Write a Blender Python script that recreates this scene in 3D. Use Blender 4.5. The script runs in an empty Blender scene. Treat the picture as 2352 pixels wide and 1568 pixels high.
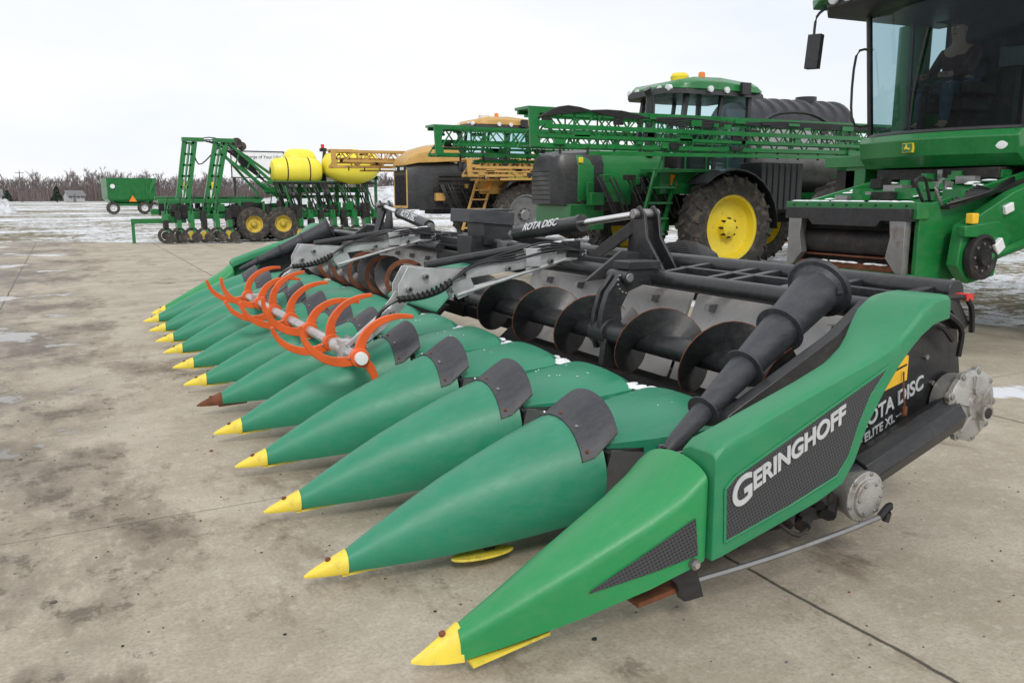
import bpy, bmesh, math, random
from mathutils import Vector, Matrix, Euler, noise
random.seed(7)
scene=bpy.context.scene
COL=scene.collection
V=Vector
# ------------------------------------------------------------------ materials
def nd(nt,t,**k):
    n=nt.nodes.new(t)
    for a,b in k.items():
        setattr(n,a,b)
    return n
def mat(name,c,rough=.5,metal=0.,var=.12,scale=3.,bump=0.,bscale=60.,dirt=None,damt=.3,dscale=8.,coat=0.,spec=.5,dust=0.,dustc=(.30,.28,.24)):
    m=bpy.data.materials.new(name); m.use_nodes=True
    nt=m.node_tree; L=nt.links
    b=nt.nodes['Principled BSDF']
    tc=nd(nt,'ShaderNodeTexCoord')
    n1=nd(nt,'ShaderNodeTexNoise'); n1.inputs['Scale'].default_value=scale; n1.inputs['Detail'].default_value=6
    L.new(tc.outputs['Object'],n1.inputs['Vector'])
    r=nd(nt,'ShaderNodeValToRGB')
    r.color_ramp.elements[0].position=.3; r.color_ramp.elements[1].position=.7
    r.color_ramp.elements[0].color=(*[x*(1-var) for x in c],1)
    r.color_ramp.elements[1].color=(*[min(1,x*(1+var)) for x in c],1)
    L.new(n1.outputs['Fac'],r.inputs['Fac'])
    out=r.outputs['Color']
    if dirt:
        n2=nd(nt,'ShaderNodeTexNoise'); n2.inputs['Scale'].default_value=dscale; n2.inputs['Detail'].default_value=10; n2.inputs['Roughness'].default_value=.7
        L.new(tc.outputs['Object'],n2.inputs['Vector'])
        r2=nd(nt,'ShaderNodeValToRGB'); e=r2.color_ramp.elements
        e[0].position=.62-damt*.4; e[1].position=.8-damt*.3
        e[0].color=(0,0,0,1); e[1].color=(1,1,1,1)
        L.new(n2.outputs['Fac'],r2.inputs['Fac'])
        mx=nd(nt,'ShaderNodeMixRGB'); L.new(r2.outputs['Color'],mx.inputs['Fac'])
        L.new(out,mx.inputs['Color1']); mx.inputs['Color2'].default_value=(*dirt,1)
        out=mx.outputs['Color']
    rr=nd(nt,'ShaderNodeMapRange'); rr.inputs['To Min'].default_value=max(.02,rough-.1); rr.inputs['To Max'].default_value=min(1,rough+.12)
    L.new(n1.outputs['Fac'],rr.inputs['Value']); ro=rr.outputs['Result']
    if dust>0:
        mp=nd(nt,'ShaderNodeMapping'); mp.inputs['Scale'].default_value=(3,14,9); mp.inputs['Rotation'].default_value=(.1,.3,.2); L.new(tc.outputs['Object'],mp.inputs['Vector'])
        n4=nd(nt,'ShaderNodeTexNoise'); n4.inputs['Scale'].default_value=2.2; n4.inputs['Detail'].default_value=12; n4.inputs['Roughness'].default_value=.78; L.new(mp.outputs['Vector'],n4.inputs['Vector'])
        n5=nd(nt,'ShaderNodeTexNoise'); n5.inputs['Scale'].default_value=95; n5.inputs['Detail'].default_value=3; L.new(tc.outputs['Object'],n5.inputs['Vector'])
        a1=nd(nt,'ShaderNodeMapRange'); a1.inputs['From Min'].default_value=.45; a1.inputs['From Max'].default_value=.75; L.new(n4.outputs['Fac'],a1.inputs['Value'])
        a2=nd(nt,'ShaderNodeMapRange'); a2.inputs['From Min'].default_value=.60; a2.inputs['From Max'].default_value=.72; L.new(n5.outputs['Fac'],a2.inputs['Value'])
        ad=nd(nt,'ShaderNodeMath',operation='MULTIPLY_ADD'); L.new(a2.outputs['Result'],ad.inputs[0]); ad.inputs[1].default_value=.35; L.new(a1.outputs['Result'],ad.inputs[2])
        ml=nd(nt,'ShaderNodeMath',operation='MULTIPLY'); ml.use_clamp=True; L.new(ad.outputs[0],ml.inputs[0]); ml.inputs[1].default_value=dust
        mx=nd(nt,'ShaderNodeMixRGB'); L.new(ml.outputs[0],mx.inputs['Fac']); L.new(out,mx.inputs['Color1']); mx.inputs['Color2'].default_value=(*dustc,1); out=mx.outputs['Color']
        a3=nd(nt,'ShaderNodeMath',operation='MULTIPLY_ADD'); L.new(ml.outputs[0],a3.inputs[0]); a3.inputs[1].default_value=1.2; L.new(ro,a3.inputs[2]); a3.use_clamp=True; ro=a3.outputs[0]
    L.new(out,b.inputs['Base Color']); L.new(ro,b.inputs['Roughness'])
    b.inputs['Metallic'].default_value=metal
    b.inputs['Coat Weight'].default_value=coat
    b.inputs['Specular IOR Level'].default_value=spec
    if bump>0:
        n3=nd(nt,'ShaderNodeTexNoise'); n3.inputs['Scale'].default_value=bscale; n3.inputs['Detail'].default_value=5
        L.new(tc.outputs['Object'],n3.inputs['Vector'])
        bp=nd(nt,'ShaderNodeBump'); bp.inputs['Strength'].default_value=bump; bp.inputs['Distance'].default_value=.01
        L.new(n3.outputs['Fac'],bp.inputs['Height']); L.new(bp.outputs['Normal'],b.inputs['Normal'])
    return m
M={}
M['teal']=mat('snout_green_plastic',(.020,.230,.128),.42,var=.10,scale=2.5,bump=.10,bscale=14,dirt=(.045,.24,.155),damt=.12,dscale=4,dust=.15)
M['green2']=mat('nose_green_plastic',(.018,.262,.080),.38,var=.08,scale=2,bump=.08,bscale=30,dirt=(.05,.26,.10),damt=.06,dscale=7,dust=.11)
M['cover']=mat('cover_green_plastic',(.018,.225,.095),.40,var=.08,scale=2,bump=.08,bscale=30,dirt=(.05,.22,.11),damt=.06,dscale=7,dust=.12)
M['yellow']=mat('tip_yellow',(.82,.64,.06),.45,var=.10,scale=6,dirt=(.38,.28,.07),damt=.20,dscale=14,dust=.3)
M['rubber']=mat('black_rubber',(.034,.036,.046),.48,var=.2,scale=6,bump=.2,bscale=50,dirt=(.09,.08,.085),damt=.08,dust=.15)
M['black']=mat('black_paint',(.018,.019,.022),.32,var=.25,scale=4,bump=.05,dirt=(.06,.055,.05),damt=.12,dscale=6,dust=.10)
M['dark']=mat('dark_mechanism',(.012,.012,.013),.65,var=.4,scale=8,dirt=(.05,.035,.025),damt=.3)
M['steel']=mat('weathered_steel',(.30,.30,.30),.42,.75,var=.2,scale=5,dirt=(.18,.15,.12),damt=.25,dscale=5)
M['sheet']=mat('back_sheet_steel',(.46,.45,.44),.55,.15,var=.2,scale=3,dirt=(.27,.24,.20),damt=.3,dscale=3)
M['chrome']=mat('chrome_rod',(.75,.75,.76),.15,1.,var=.05)
M['alum']=mat('cast_aluminium',(.42,.415,.40),.45,.55,var=.16,scale=6,bump=.25,bscale=90,dirt=(.16,.13,.10),damt=.3)
M['silver']=mat('galvanised_silver',(.52,.53,.54),.38,.55,var=.2,scale=8,dust=.2)
M['orange']=mat('tine_orange',(.70,.11,.02),.42,var=.15,scale=7,dirt=(.35,.08,.02),damt=.10,dscale=12)
M['rust']=mat('rust',(.16,.055,.025),.85,var=.35,scale=14,bump=.4,bscale=80)
M['jd']=mat('machine_green',(.008,.170,.038),.30,var=.14,scale=2.5,dirt=(.05,.13,.05),damt=.12,dscale=5,coat=.15,dust=.12)
M['jdy']=mat('machine_yellow',(.86,.66,.03),.38,var=.08,scale=3,dirt=(.45,.33,.08),damt=.15,dscale=6,dust=.15)
M['rimy']=mat('dusty_yellow_rim',(.62,.46,.05),.5,var=.15,scale=5,dirt=(.22,.16,.07),damt=.35,dscale=4)
M['tank']=mat('tank_yellow_poly',(.85,.74,.06),.40,var=.06,scale=2)
M['amber']=mat('amber_paint',(.54,.32,.09),.40,var=.1,scale=3,dirt=(.30,.19,.07),damt=.15,dust=.12)
M['tyre']=mat('tyre_rubber',(.04,.037,.034),.85,var=.3,scale=6,bump=.2,dirt=(.16,.13,.10),damt=.35,dscale=7)
M['white']=mat('white_paint',(.75,.76,.77),.5,var=.05)
M['snow']=mat('snow',(.84,.86,.90),.75,var=.05,scale=20,bump=.5,bscale=40)
M['hyd']=mat('hydraulic_hose',(.012,.012,.013),.4,var=.2)
M['lamp']=mat('lamp_lens',(.75,.78,.8),.1,var=.05)
M['beacon']=mat('beacon_orange',(.85,.22,.02),.25,var=.05)
M['red']=mat('red_paint',(.6,.03,.02),.4)
M['denim']=mat('denim',(.05,.08,.13),.9,var=.3,scale=30)
M['jacket']=mat('jacket_cloth',(.07,.025,.025),.9,var=.2,scale=20)
M['skin']=mat('skin',(.42,.25,.18),.55,var=.08)
M['hair']=mat('hair',(.04,.025,.015),.8)
M['seat']=mat('seat_fabric',(.03,.03,.03),.9,var=.2,scale=20)
M['sticker']=mat('warning_sticker',(.85,.50,.03),.5,var=.05)
M['letter']=mat('silver_lettering',(.58,.60,.62),.35,.2,var=.08,scale=30)
M['bark']=mat('bark',(.12,.10,.095),.9,var=.3,scale=2)
M['twig']=mat('twigs',(.19,.16,.16),.95,var=.3,scale=.12)  # twig brown paled: distance haze is painted into this colour
M['under']=mat('underbrush',(.15,.122,.118),.95,var=.35,scale=.10)  # underbrush base colour is lightened to stand in for far-off haze
M['evergreen']=mat('evergreen',(.03,.05,.03),.95,var=.4,scale=3)
M['drybrown']=mat('dry_leaves',(.17,.105,.08),.95,var=.3,scale=1)
M['roof']=mat('roof_shingle',(.18,.18,.19),.9,var=.15)
M['siding']=mat('house_siding',(.42,.43,.44),.8,var=.1)
M['grain']=mat('polytank_black',(.02,.021,.028),.38,var=.2,scale=3)
def insert_mat():
    m=bpy.data.materials.new('dimpled_black_insert'); m.use_nodes=True; nt=m.node_tree; L=nt.links
    b=nt.nodes['Principled BSDF']; tc=nd(nt,'ShaderNodeTexCoord')
    mp=nd(nt,'ShaderNodeMapping'); mp.inputs['Scale'].default_value=(75,1,75); mp.inputs['Rotation'].default_value=(0,.42,0)
    L.new(tc.outputs['Object'],mp.inputs['Vector'])
    vo=nd(nt,'ShaderNodeTexVoronoi'); vo.inputs['Scale'].default_value=1.; vo.inputs['Randomness'].default_value=0.
    L.new(mp.outputs['Vector'],vo.inputs['Vector'])
    r=nd(nt,'ShaderNodeValToRGB'); e=r.color_ramp.elements
    e[0].position=.22;e[1].position=.42;e[0].color=(.012,.012,.014,1);e[1].color=(.055,.057,.065,1)
    L.new(vo.outputs['Distance'],r.inputs['Fac']); L.new(r.outputs['Color'],b.inputs['Base Color'])
    bp=nd(nt,'ShaderNodeBump'); bp.inputs['Strength'].default_value=.6; bp.inputs['Distance'].default_value=.004
    L.new(vo.outputs['Distance'],bp.inputs['Height']); L.new(bp.outputs['Normal'],b.inputs['Normal'])
    b.inputs['Roughness'].default_value=.45
    return m
M['insert']=insert_mat()
def glass_mat(name,tint,fac):
    m=bpy.data.materials.new(name); m.use_nodes=True; nt=m.node_tree; L=nt.links
    nt.nodes.clear(); o=nd(nt,'ShaderNodeOutputMaterial')
    t=nd(nt,'ShaderNodeBsdfTransparent'); t.inputs['Color'].default_value=(*tint,1)
    g=nd(nt,'ShaderNodeBsdfGlossy'); g.inputs['Roughness'].default_value=.03; g.inputs['Color'].default_value=(.8,.92,1,1)
    lw=nd(nt,'ShaderNodeLayerWeight'); lw.inputs['Blend'].default_value=fac
    mx=nd(nt,'ShaderNodeMixShader'); L.new(lw.outputs['Fresnel'],mx.inputs['Fac'])
    L.new(t.outputs['BSDF'],mx.inputs[1]); L.new(g.outputs['BSDF'],mx.inputs[2]); L.new(mx.outputs['Shader'],o.inputs['Surface'])
    return m
M['glass']=glass_mat('cab_glass',(.74,.86,.88),.18)
M['glass2']=glass_mat('tinted_cab_glass',(.46,.58,.60),.24)
# ------------------------------------------------------------------ mesh builder
def frame(d):
    d=V(d).normalized(); up=V((0,0,1)) if abs(d.z)<.95 else V((1,0,0))
    a=d.cross(up).normalized(); b=a.cross(d).normalized(); return d,a,b
class MB:
    def __init__(s): s.v=[];s.f=[];s.mi=[];s.ms=[]
    def idx(s,m):
        m=M[m] if isinstance(m,str) else m
        if m not in s.ms: s.ms.append(m)
        return s.ms.index(m)
    def add(s,vs,fs,m):
        o=len(s.v); i=s.idx(m)
        s.v+= [tuple(v) for v in vs]
        for f in fs: s.f.append([k+o for k in f]); s.mi.append(i)
        return s
    def box(s,c,sz,m,rot=(0,0,0),taper=1.):
        R=Euler(rot).to_matrix(); c=V(c); vs=[]
        for z in (-.5,.5):
            k=taper if z>0 else 1.
            for x,y in ((-.5,-.5),(.5,-.5),(.5,.5),(-.5,.5)):
                vs.append(c+R@V((x*sz[0]*k,y*sz[1]*k,z*sz[2])))
        return s.add(vs,[[3,2,1,0],[4,5,6,7],[0,1,5,4],[1,2,6,5],[2,3,7,6],[3,0,4,7]],m)
    def beam(s,p,q,w,h,m):
        p=V(p);q=V(q);d,a,b=frame(q-p); vs=[]
        for o in (p,q):
            for x,y in ((-.5,-.5),(.5,-.5),(.5,.5),(-.5,.5)): vs.append(o+a*x*w+b*y*h)
        return s.add(vs,[[3,2,1,0],[4,5,6,7],[0,1,5,4],[1,2,6,5],[2,3,7,6],[3,0,4,7]],m)
    def cyl(s,p,q,r,m,r2=None,n=14,caps=True):
        p=V(p);q=V(q);r2=r if r2 is None else r2; d,a,b=frame(q-p); vs=[]
        for o,rr in ((p,r),(q,r2)):
            for i in range(n):
                t=2*math.pi*i/n; vs.append(o+(a*math.cos(t)+b*math.sin(t))*rr)
        fs=[[i,(i+1)%n,n+(i+1)%n,n+i] for i in range(n)]
        if caps: fs+=[list(range(n))[::-1],list(range(n,2*n))]
        return s.add(vs,fs,m)
    def lathe(s,c,ax,prof,m,n=28,closed=False):
        c=V(c); d,a,b=frame(ax); vs=[]
        for (h,r) in prof:
            for i in range(n):
                t=2*math.pi*i/n; vs.append(c+d*h+(a*math.cos(t)+b*math.sin(t))*r)
        fs=[]; k=len(prof)
        for j in range(k-1 if not closed else k):
            j2=(j+1)%k
            for i in range(n): fs.append([j*n+i,j*n+(i+1)%n,j2*n+(i+1)%n,j2*n+i])
        return s.add(vs,fs,m)
    def tube(s,pts,r,m,n=6,smooth=True):
        P=[V(p) for p in pts]
        if smooth and len(P)>2:
            Q=[]
            for i in range(len(P)-1):
                p0=P[max(i-1,0)];p1=P[i];p2=P[i+1];p3=P[min(i+2,len(P)-1)]
                for k in range(4):
                    t=k/4; Q.append(.5*((2*p1)+(p2-p0)*t+(2*p0-5*p1+4*p2-p3)*t*t+(3*p1-p0-3*p2+p3)*t**3))
            Q.append(P[-1]); P=Q
        vs=[]; R=r if isinstance(r,(list,tuple)) else None
        for i,p in enumerate(P):
            d=(P[min(i+1,len(P)-1)]-P[max(i-1,0)]); d,a,b=frame(d)
            if R: 
                u=i/(len(P)-1)*(len(R)-1); k=min(int(u),len(R)-2); rr=R[k]+(R[k+1]-R[k])*(u-k)
            else: rr=r
            for j in range(n):
                t=2*math.pi*j/n; vs.append(p+(a*math.cos(t)+b*math.sin(t))*rr)
        fs=[]
        for i in range(len(P)-1):
            for j in range(n): fs.append([i*n+j,i*n+(j+1)%n,(i+1)*n+(j+1)%n,(i+1)*n+j])
        fs+=[list(range(n))[::-1],list(range((len(P)-1)*n,len(P)*n))]
        return s.add(vs,fs,m)
    def prism(s,poly,ax,a0,a1,m):
        n=len(poly); vs=[]
        for a in (a0,a1):
            for (u,w) in poly:
                vs.append({'x':(a,u,w),'y':(u,a,w),'z':(u,w,a)}[ax])
        fs=[[i,(i+1)%n,n+(i+1)%n,n+i] for i in range(n)]+[list(range(n))[::-1],list(range(n,2*n))]
        return s.add(vs,fs,m)
    def loft(s,secs,m,closed=True,caps=True):
        n=len(secs[0]); vs=[p for q in secs for p in q]; fs=[]
        for j in range(len(secs)-1):
            for i in range(n if closed else n-1):
                fs.append([j*n+i,j*n+(i+1)%n,(j+1)*n+(i+1)%n,(j+1)*n+i])
        if caps: fs+=[list(range(n))[::-1],list(range((len(secs)-1)*n,len(secs)*n))]
        return s.add(vs,fs,m)
    def ball(s,c,r,m,n=12,k=8):
        c=V(c); r=r if isinstance(r,tuple) else (r,r,r); vs=[];fs=[]
        for j in range(k+1):
            ph=math.pi*j/k
            for i in range(n):
                t=2*math.pi*i/n; vs.append((c.x+r[0]*math.sin(ph)*math.cos(t),c.y+r[1]*math.sin(ph)*math.sin(t),c.z+r[2]*math.cos(ph)))
        for j in range(k):
            for i in range(n): fs.append([j*n+i,j*n+(i+1)%n,(j+1)*n+(i+1)%n,(j+1)*n+i])
        return s.add(vs,fs,m)
    def done(s,name,parent=None,off=None,bevel=0,ang=35,label=None,kind=None,seg=2):
        me=bpy.data.meshes.new(name)
        vs=s.v
        if off is not None: vs=[(v[0]-off[0],v[1]-off[1],v[2]-off[2]) for v in vs]
        me.from_pydata(vs,[],s.f)
        for m in s.ms: me.materials.append(m)
        me.polygons.foreach_set('material_index',s.mi)
        bm=bmesh.new(); bm.from_mesh(me)
        bmesh.ops.remove_doubles(bm,verts=bm.verts,dist=1e-5)
        bmesh.ops.recalc_face_normals(bm,faces=bm.faces); bm.to_mesh(me); bm.free()
        me.polygons.foreach_set('use_smooth',[True]*len(me.polygons))
        me.set_sharp_from_angle(angle=math.radians(ang))
        o=bpy.data.objects.new(name,me); COL.objects.link(o)
        if parent: o.parent=parent
        if bevel:
            b=o.modifiers.new('bevel','BEVEL'); b.width=bevel; b.segments=seg; b.limit_method='ANGLE'; b.angle_limit=math.radians(40)
        if label: o['label']=label
        if kind: o['kind']=kind
        return o
def thing(name,loc,label,category,group=None,rz=0):
    e=bpy.data.objects.new(name,None); COL.objects.link(e); e.location=loc; e.rotation_euler=(0,0,rz)
    e.empty_display_size=.2
    e['label']=label; e['category']=category
    if group: e['group']=group
    return e
def text(s,size,loc,xd,yd,m,parent,name='lettering',shear=0.,bold=.0,ext=.002,align='LEFT',off=None,sx=1.):
    cu=bpy.data.curves.new(name,'FONT'); cu.body=s; cu.size=size; cu.shear=shear; cu.offset=bold; cu.extrude=ext; cu.align_x=align
    o=bpy.data.objects.new('tmp',cu); COL.objects.link(o)
    dg=bpy.context.evaluated_depsgraph_get(); dg.update()
    me=bpy.data.meshes.new_from_object(o.evaluated_get(dg)); bpy.data.objects.remove(o)
    x=V(xd).normalized(); z=x.cross(V(yd)).normalized(); y=z.cross(x)
    R=Matrix((x,y,z)).transposed(); l=V(loc)-(V(off) if off is not None else V((0,0,0)))
    for v in me.vertices: v.co=R@V((v.co.x*sx,v.co.y,v.co.z))+l
    me.materials.clear(); me.materials.append(M[m]); me.name=name
    t=bpy.data.objects.new(name,me); COL.objects.link(t); t.parent=parent
    return t
def copy(o,parent,loc=None):
    c=o.copy(); COL.objects.link(c); c.parent=parent
    if loc is not None: c.location=loc
    return c
# ------------------------------------------------------------------ camera
p=math.radians(10.1); a=math.radians(28.15)
F=V((math.cos(p)*math.sin(a),math.cos(p)*math.cos(a),-math.sin(p)))
Rr=V((math.cos(a),-math.sin(a),0)); U=Rr.cross(F)
cam=bpy.data.cameras.new('camera'); co=bpy.data.objects.new('camera',cam); COL.objects.link(co)
co.matrix_world=Matrix.Translation((0,0,1.6))@Matrix((Rr,U,-F)).transposed().to_4x4()
cam.sensor_width=22.3; cam.lens=18.01; cam.clip_end=3000; cam.clip_start=.05
scene.camera=co
# ------------------------------------------------------------------ world
w=bpy.data.worlds.new('World'); scene.world=w; w.use_nodes=True; nt=w.node_tree; L=nt.links; nt.nodes.clear()
o=nd(nt,'ShaderNodeOutputWorld'); sk=nd(nt,'ShaderNodeTexSky'); sk.sky_type='NISHITA'; sk.sun_disc=False
SE,SA=math.radians(42),math.radians(200)
sk.sun_elevation=SE; sk.sun_rotation=SA
b1=nd(nt,'ShaderNodeBackground'); b1.inputs['Strength'].default_value=.1; L.new(sk.outputs['Color'],b1.inputs['Color'])
tc=nd(nt,'ShaderNodeTexCoord'); mp=nd(nt,'ShaderNodeMapping'); mp.inputs['Scale'].default_value=(1,1,3.0); L.new(tc.outputs['Generated'],mp.inputs['Vector'])
nz=nd(nt,'ShaderNodeTexNoise'); nz.inputs['Scale'].default_value=1.9; nz.inputs['Detail'].default_value=6; nz.inputs['Roughness'].default_value=.55; L.new(mp.outputs['Vector'],nz.inputs['Vector'])
rp=nd(nt,'ShaderNodeValToRGB'); e=rp.color_ramp.elements; e[0].position=.34;e[1].position=.60
e[0].color=(.85,.89,.95,1); e[1].color=(.99,.99,.99,1); L.new(nz.outputs['Fac'],rp.inputs['Fac'])
b2=nd(nt,'ShaderNodeBackground'); b2.inputs['Strength'].default_value=1.08; L.new(rp.outputs['Color'],b2.inputs['Color'])
mx=nd(nt,'ShaderNodeMixShader'); mx.inputs['Fac'].default_value=.93
L.new(b1.outputs['Background'],mx.inputs[1]); L.new(b2.outputs['Background'],mx.inputs[2]); L.new(mx.outputs['Shader'],o.inputs['Surface'])
sl=bpy.data.lights.new('sun','SUN'); sl.energy=1.5; sl.angle=math.radians(14); sl.color=(1,.96,.89)
so=bpy.data.objects.new('sun',sl); COL.objects.link(so)
sd=V((math.sin(SA)*math.cos(SE),math.cos(SA)*math.cos(SE),math.sin(SE)))
so.rotation_euler=sd.to_track_quat('Z','Y').to_euler(); so.location=sd*50
scene.view_settings.view_transform='Standard'; scene.view_settings.look='None'; scene.view_settings.exposure=0
# ------------------------------------------------------------------ ground materials
def M2(nt,op,a,b=None,c=None,clamp=False):
    n=nd(nt,'ShaderNodeMath',operation=op); n.use_clamp=clamp
    for i,x in enumerate((a,b,c)):
        if x is None: continue
        if isinstance(x,(int,float)): n.inputs[i].default_value=x
        else: nt.links.new(x,n.inputs[i])
    return n.outputs[0]
def noise_n(nt,vec,scale,detail=6,rough=.6):
    n=nd(nt,'ShaderNodeTexNoise'); n.inputs['Scale'].default_value=scale; n.inputs['Detail'].default_value=detail; n.inputs['Roughness'].default_value=rough
    nt.links.new(vec,n.inputs['Vector']); return n.outputs['Fac']
def sstep(nt,x,lo,hi):
    n=nd(nt,'ShaderNodeMapRange'); n.interpolation_type='SMOOTHSTEP'
    n.inputs['From Min'].default_value=lo; n.inputs['From Max'].default_value=hi; nt.links.new(x,n.inputs['Value']); return n.outputs['Result']
def mixc(nt,f,c1,c2):
    n=nd(nt,'ShaderNodeMixRGB')
    for s,x in (('Fac',f),('Color1',c1),('Color2',c2)):
        if isinstance(x,tuple): n.inputs[s].default_value=(*x,1)
        elif isinstance(x,(int,float)): n.inputs[s].default_value=x
        else: nt.links.new(x,n.inputs[s])
    return n.outputs['Color']
def concrete():
    m=bpy.data.materials.new('stained_concrete'); m.use_nodes=True; nt=m.node_tree; L=nt.links; b=nt.nodes['Principled BSDF']
    g=nd(nt,'ShaderNodeNewGeometry'); P=g.outputs['Position']; sp=nd(nt,'ShaderNodeSeparateXYZ'); L.new(P,sp.inputs[0]); X,Y=sp.outputs[0],sp.outputs[1]
    big=noise_n(nt,P,.35,5); mid=noise_n(nt,P,1.3,9,.7); fine=noise_n(nt,P,60,4,.7); fine2=noise_n(nt,P,16,8,.75)
    c=mixc(nt,sstep(nt,mid,.35,.68),(.35,.305,.235),(.50,.445,.36))
    c=mixc(nt,M2(nt,'MULTIPLY',sstep(nt,fine,.35,.75),.55),c,(.22,.185,.145))
    c=mixc(nt,M2(nt,'MULTIPLY',sstep(nt,fine2,.50,.72),.45),c,(.62,.565,.48))
    lane=M2(nt,'SUBTRACT',1.,sstep(nt,X,-.9,1.5),clamp=True)
    mp=nd(nt,'ShaderNodeMapping'); mp.inputs['Scale'].default_value=(1.15,.55,1); L.new(P,mp.inputs['Vector'])
    strk=noise_n(nt,mp.outputs['Vector'],1.25,14,.74)
    st=M2(nt,'ADD',strk,M2(nt,'MULTIPLY',lane,.155)); st=M2(nt,'ADD',M2(nt,'SUBTRACT',st,.05),M2(nt,'MULTIPLY',M2(nt,'SUBTRACT',big,.5),.55))
    stm=sstep(nt,st,.50,.61)
    c=mixc(nt,M2(nt,'MULTIPLY',stm,.62),c,(.175,.135,.092))
    stm2=sstep(nt,st,.60,.68)
    c=mixc(nt,M2(nt,'MULTIPLY',stm2,.58),c,(.115,.085,.058))
    spot=noise_n(nt,P,4.6,15,.8); sm=M2(nt,'MULTIPLY',sstep(nt,M2(nt,'ADD',spot,M2(nt,'MULTIPLY',M2(nt,'SUBTRACT',st,.5),.50)),.575,.66),M2(nt,'ADD',.38,M2(nt,'MULTIPLY',lane,.34)))
    c=mixc(nt,sm,c,(.09,.063,.04))
    sp2=noise_n(nt,P,19,9,.72); c=mixc(nt,M2(nt,'MULTIPLY',sstep(nt,sp2,.63,.70),.45),c,(.10,.075,.05))
    pn=noise_n(nt,P,.62,7,.6); pz=M2(nt,'MULTIPLY',sstep(nt,X,.35,-.4),sstep(nt,Y,1.8,3.)); wet=M2(nt,'MULTIPLY',sstep(nt,pn,.580,.595),pz)
    damp=M2(nt,'MULTIPLY',sstep(nt,pn,.50,.59),pz); c=mixc(nt,M2(nt,'MULTIPLY',damp,.5),c,(.14,.11,.08))
    c=mixc(nt,M2(nt,'MULTIPLY',wet,.5),c,(.10,.095,.09))
    sn=noise_n(nt,P,.7,9,.65); snm=M2(nt,'MULTIPLY',sstep(nt,sn,.655,.68),M2(nt,'MULTIPLY',sstep(nt,X,-.6,-1.4),sstep(nt,Y,26,18)))
    far=M2(nt,'MULTIPLY',sstep(nt,sn,.55,.60),sstep(nt,X,5.0,6.))
    snm=M2(nt,'MULTIPLY',M2(nt,'MAXIMUM',snm,far),.9)
    c=mixc(nt,snm,c,(.72,.75,.81))
    wob=M2(nt,'MULTIPLY',M2(nt,'SUBTRACT',noise_n(nt,P,3,6),.5),.05)
    def joint(axis,o,step,wd):
        t=M2(nt,'DIVIDE',M2(nt,'SUBTRACT',M2(nt,'ADD',axis,wob),o),step)
        t=M2(nt,'ABSOLUTE',M2(nt,'SUBTRACT',M2(nt,'FRACT',M2(nt,'ADD',t,.5)),.5)); t=M2(nt,'MULTIPLY',t,step)
        n=nd(nt,'ShaderNodeMapRange'); n.inputs['From Min'].default_value=wd*.5; n.inputs['From Max'].default_value=wd; n.inputs['To Min'].default_value=1; n.inputs['To Max'].default_value=0; L.new(t,n.inputs['Value']); return n.outputs['Result']
    j=M2(nt,'MAXIMUM',joint(X,2.49,3.4,.012),M2(nt,'MULTIPLY',joint(Y,4.3,4.6,.008),.45))
    c=mixc(nt,M2(nt,'MULTIPLY',j,.85),c,(.035,.03,.025))
    L.new(c,b.inputs['Base Color'])
    r=M2(nt,'SUBTRACT',.88,M2(nt,'MULTIPLY',wet,.80)); r=M2(nt,'SUBTRACT',r,M2(nt,'MULTIPLY',M2(nt,'MULTIPLY',stm,lane),.38)); r=M2(nt,'MAXIMUM',r,.05); L.new(r,b.inputs['Roughness'])
    h=M2(nt,'ADD',M2(nt,'MULTIPLY',fine,.3),M2(nt,'MULTIPLY',fine2,.4)); h=M2(nt,'ADD',h,M2(nt,'MULTIPLY',sm,.35)); h=M2(nt,'SUBTRACT',h,M2(nt,'MULTIPLY',j,1.)); h=M2(nt,'MULTIPLY',h,M2(nt,'SUBTRACT',1.,wet))
    bp=nd(nt,'ShaderNodeBump'); bp.inputs['Strength'].default_value=.6; bp.inputs['Distance'].default_value=.014; L.new(h,bp.inputs['Height']); L.new(bp.outputs['Normal'],b.inputs['Normal'])
    return m
def field():
    m=bpy.data.materials.new('snowy_grass_field'); m.use_nodes=True; nt=m.node_tree; L=nt.links; b=nt.nodes['Principled BSDF']
    g=nd(nt,'ShaderNodeNewGeometry'); P=g.outputs['Position']; sp=nd(nt,'ShaderNodeSeparateXYZ'); L.new(P,sp.inputs[0])
    mid=noise_n(nt,P,.22,9,.7); fine=noise_n(nt,P,2.6,8,.75); f2=noise_n(nt,P,14,6,.8)
    mp=nd(nt,'ShaderNodeMapping'); mp.inputs['Scale'].default_value=(.25,1.,1.); L.new(P,mp.inputs['Vector']); band=noise_n(nt,mp.outputs['Vector'],.06,6,.6)
    c=mixc(nt,sstep(nt,fine,.35,.65),(.15,.12,.065),(.30,.26,.16))
    c=mixc(nt,sstep(nt,f2,.4,.7),c,(.085,.075,.035))
    s=M2(nt,'ADD',M2(nt,'MULTIPLY',fine,.55),M2(nt,'MULTIPLY',mid,.45)); s=M2(nt,'ADD',s,M2(nt,'MULTIPLY',M2(nt,'SUBTRACT',f2,.5),.35)); s=M2(nt,'ADD',s,M2(nt,'MULTIPLY',M2(nt,'SUBTRACT',band,.5),.45))
    c=mixc(nt,M2(nt,'MULTIPLY',sstep(nt,s,.462,.53),.95),c,(.76,.79,.84))
    L.new(c,b.inputs['Base Color']); b.inputs['Roughness'].default_value=.95
    bp=nd(nt,'ShaderNodeBump'); bp.inputs['Strength'].default_value=.7; bp.inputs['Distance'].default_value=.05; L.new(f2,bp.inputs['Height']); L.new(bp.outputs['Normal'],b.inputs['Normal'])
    return m
M['concrete']=concrete(); M['field']=field()
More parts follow.
